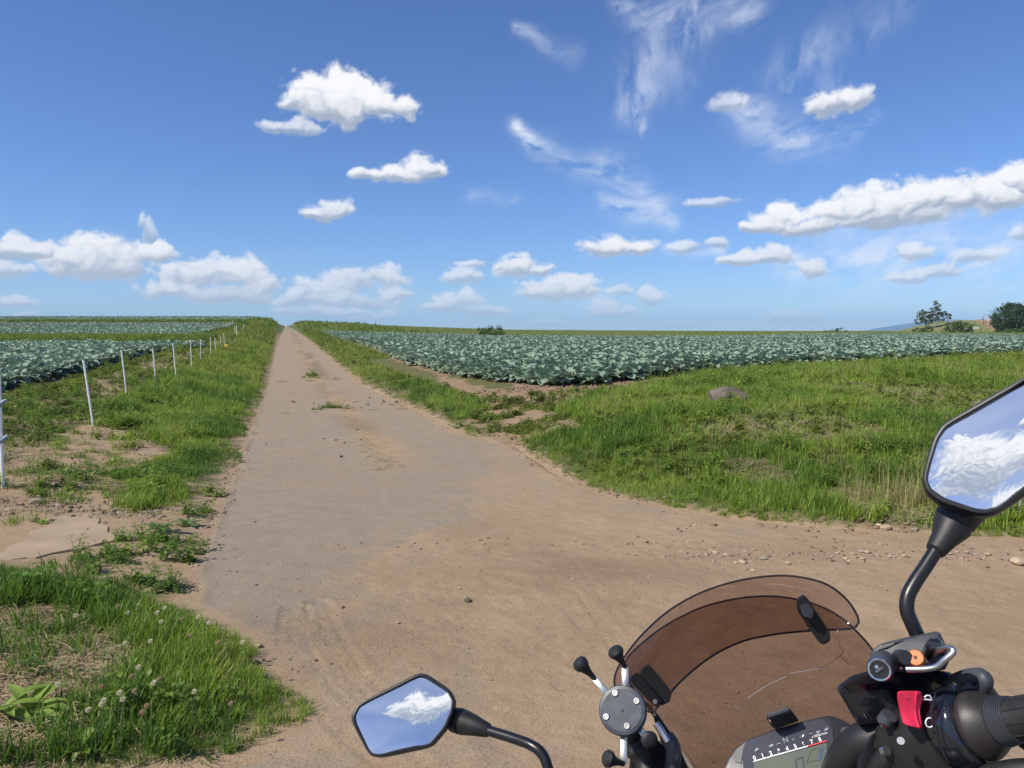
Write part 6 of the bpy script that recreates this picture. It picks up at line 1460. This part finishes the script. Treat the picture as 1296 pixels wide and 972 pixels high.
# brake lever pivot and lever running out past the grip
mb = MB(); tube(mb, smoothpath([B(1200, 868, .68), B(1212, 861, .665), B(1228, 855.5, .65), B(1241, 855, .64), B(1247, 862, .635), B(1244, 874, .64)], 6), .0062, 12); lv = bk(mb, 'lever_pivot', M_GREYB)
mb = MB(); slabpx(mb, [(p[0], p[1], .645) for p in [(1219, 868), (1228, 859), (1238, 861), (1245, 872), (1246, 884), (1226, 886), (1212, 880)]], 0, .03); bk(mb, 'lever_block', mat('dark_blue_black', (.018, .022, .045), .3), lv)
mb = MB(); tube(mb, [B(1208, 862, .664), B(1212, 867, .662)], .0034, 10); bk(mb, 'lever_nut', M_STEEL, lv)
mb = MB(); tube(mb, smoothpath([B(1244, 872, .66), B(1290, 930, .68), B(1345, 960, .66), B(1430, 955, .62), B(1560, 925, .56)], 6), [.008]*24+[.009], 12); bk(mb, 'brake_lever', M_PAINT)
mb = MB(); tube(mb, smoothpath([B(1210, 1000, .65), B(1245, 985, .62), B(1285, 976, .60), B(1340, 975, .58)], 6), .009, 12); bk(mb, 'lower_cable', M_BLKM)
mb = MB(); slabpx(mb, [(p[0], p[1], .69) for p in [(1085, 960), (1100, 930), (1130, 905), (1200, 880), (1222, 900), (1236, 950), (1262, 975), (1265, 1060), (1080, 1060)]], 0, .05); bk(mb, 'bar_clamp_cover', M_BLK)

# --- what carries it all, below the picture: fairing, tank, fork, wheel, left bar and grip
hd = Vector((.30, .95, 0)).normalized(); rt = Vector((hd.y, -hd.x, 0)); lean = rad(11); rtl = (rt*math.cos(lean)+Vector((0, 0, 1))*math.sin(lean)); upl = hd.cross(rtl)*-1
if upl.z < 0: upl = -upl
foot = Vector((B(1000, 1060, .9).x, B(1000, 1060, .9).y, 0))-upl*0; hb = B(1000, 1100, .86); foot = hb-upl*(hb.z/upl.z)+upl*0
def bp(f, r, h): return foot+hd*f+rtl*r+upl*h
def ringf(f, h, w, hh, k=20): return [bp(f, w*math.cos(2*math.pi*i/k), h+hh*math.sin(2*math.pi*i/k)) for i in range(k)]
mb = MB(); loft(mb, [ringf(-.95, .72, .10, .03), ringf(-.75, .76, .15, .05), ringf(-.42, .80, .17, .09), ringf(-.20, .84, .19, .11), ringf(-.02, .80, .15, .10), ringf(.05, .76, .10, .07)]); bk(mb, 'fuel_tank', M_BODY)
mb = MB(); loft(mb, [ringf(-.08, .70, .16, .10), ringf(.06, .66, .20, .15), ringf(.16, .60, .18, .14), ringf(.28, .56, .10, .10), ringf(.33, .60, .04, .05)]); bk(mb, 'front_fairing', M_BODY)
mb = MB(); loft(mb, [ringf(-1.65, .78, .09, .03), ringf(-1.5, .78, .14, .05), ringf(-1.1, .74, .15, .06), ringf(-.8, .72, .12, .05)]); bk(mb, 'saddle', M_BLKM)
def wheel(f):
    c = bp(f, 0, .31); mb = MB(); K = 40
    pts = [c+(hd*math.cos(a)+upl*math.sin(a))*.255 for a in np.linspace(0, 2*math.pi, K+1)]; tube(mb, pts, .055, 12, caps=False); w = bk(mb, 'wheel', M_BLKM)
    mb = MB(); tube(mb, [c+(hd*math.cos(a)+upl*math.sin(a))*.21 for a in np.linspace(0, 2*math.pi, K+1)], .018, 8, caps=False)
    for k in range(6): a = k*math.pi/3; tube(mb, [c, c+(hd*math.cos(a)+upl*math.sin(a))*.2], .012, 6)
    tube(mb, [c-rtl*.05, c+rtl*.05], .035, 12); bk(mb, 'rim', M_PAINT, w)
wheel(.42); wheel(-1.12)
for s in (-1, 1): mb = MB(); tube(mb, [bp(.42, s*.10, .31), bp(.30, s*.10, .52), bp(.06, s*.10, .86)], [.028, .028, .024], 12); bk(mb, 'fork_leg', M_PAINT)
mb = MB(); loft(mb, [ringf(-.95, .42, .12, .10), ringf(-.7, .46, .17, .20), ringf(-.25, .46, .17, .22), ringf(-.05, .5, .12, .14)]); bk(mb, 'engine', M_GREYB)
mb = MB(); tube(mb, [bp(-.35, -.10, .30), bp(-.30, -.33, .0)], .013, 8); bk(mb, 'side_stand', M_PAINT)
mb = MB(); loft(mb, [ringf(-1.55, .36, .03, .03), ringf(-.9, .33, .045, .06), ringf(-.8, .33, .03, .04)]); bk(mb, 'swing_arm', M_PAINT)
mb = MB(); tube(mb, smoothpath([B(960, 1180, .86), B(880, 1150, .90), B(760, 1120, .93), B(650, 1130, .90), B(560, 1150, .84)], 8), .0125, 14); bk(mb, 'handlebar', M_PAINT)
mb = MB(); tube(mb, [B(660, 1129, .905), B(560, 1150, .84)], .0175, 18); bk(mb, 'handlebar_grip', gripm)
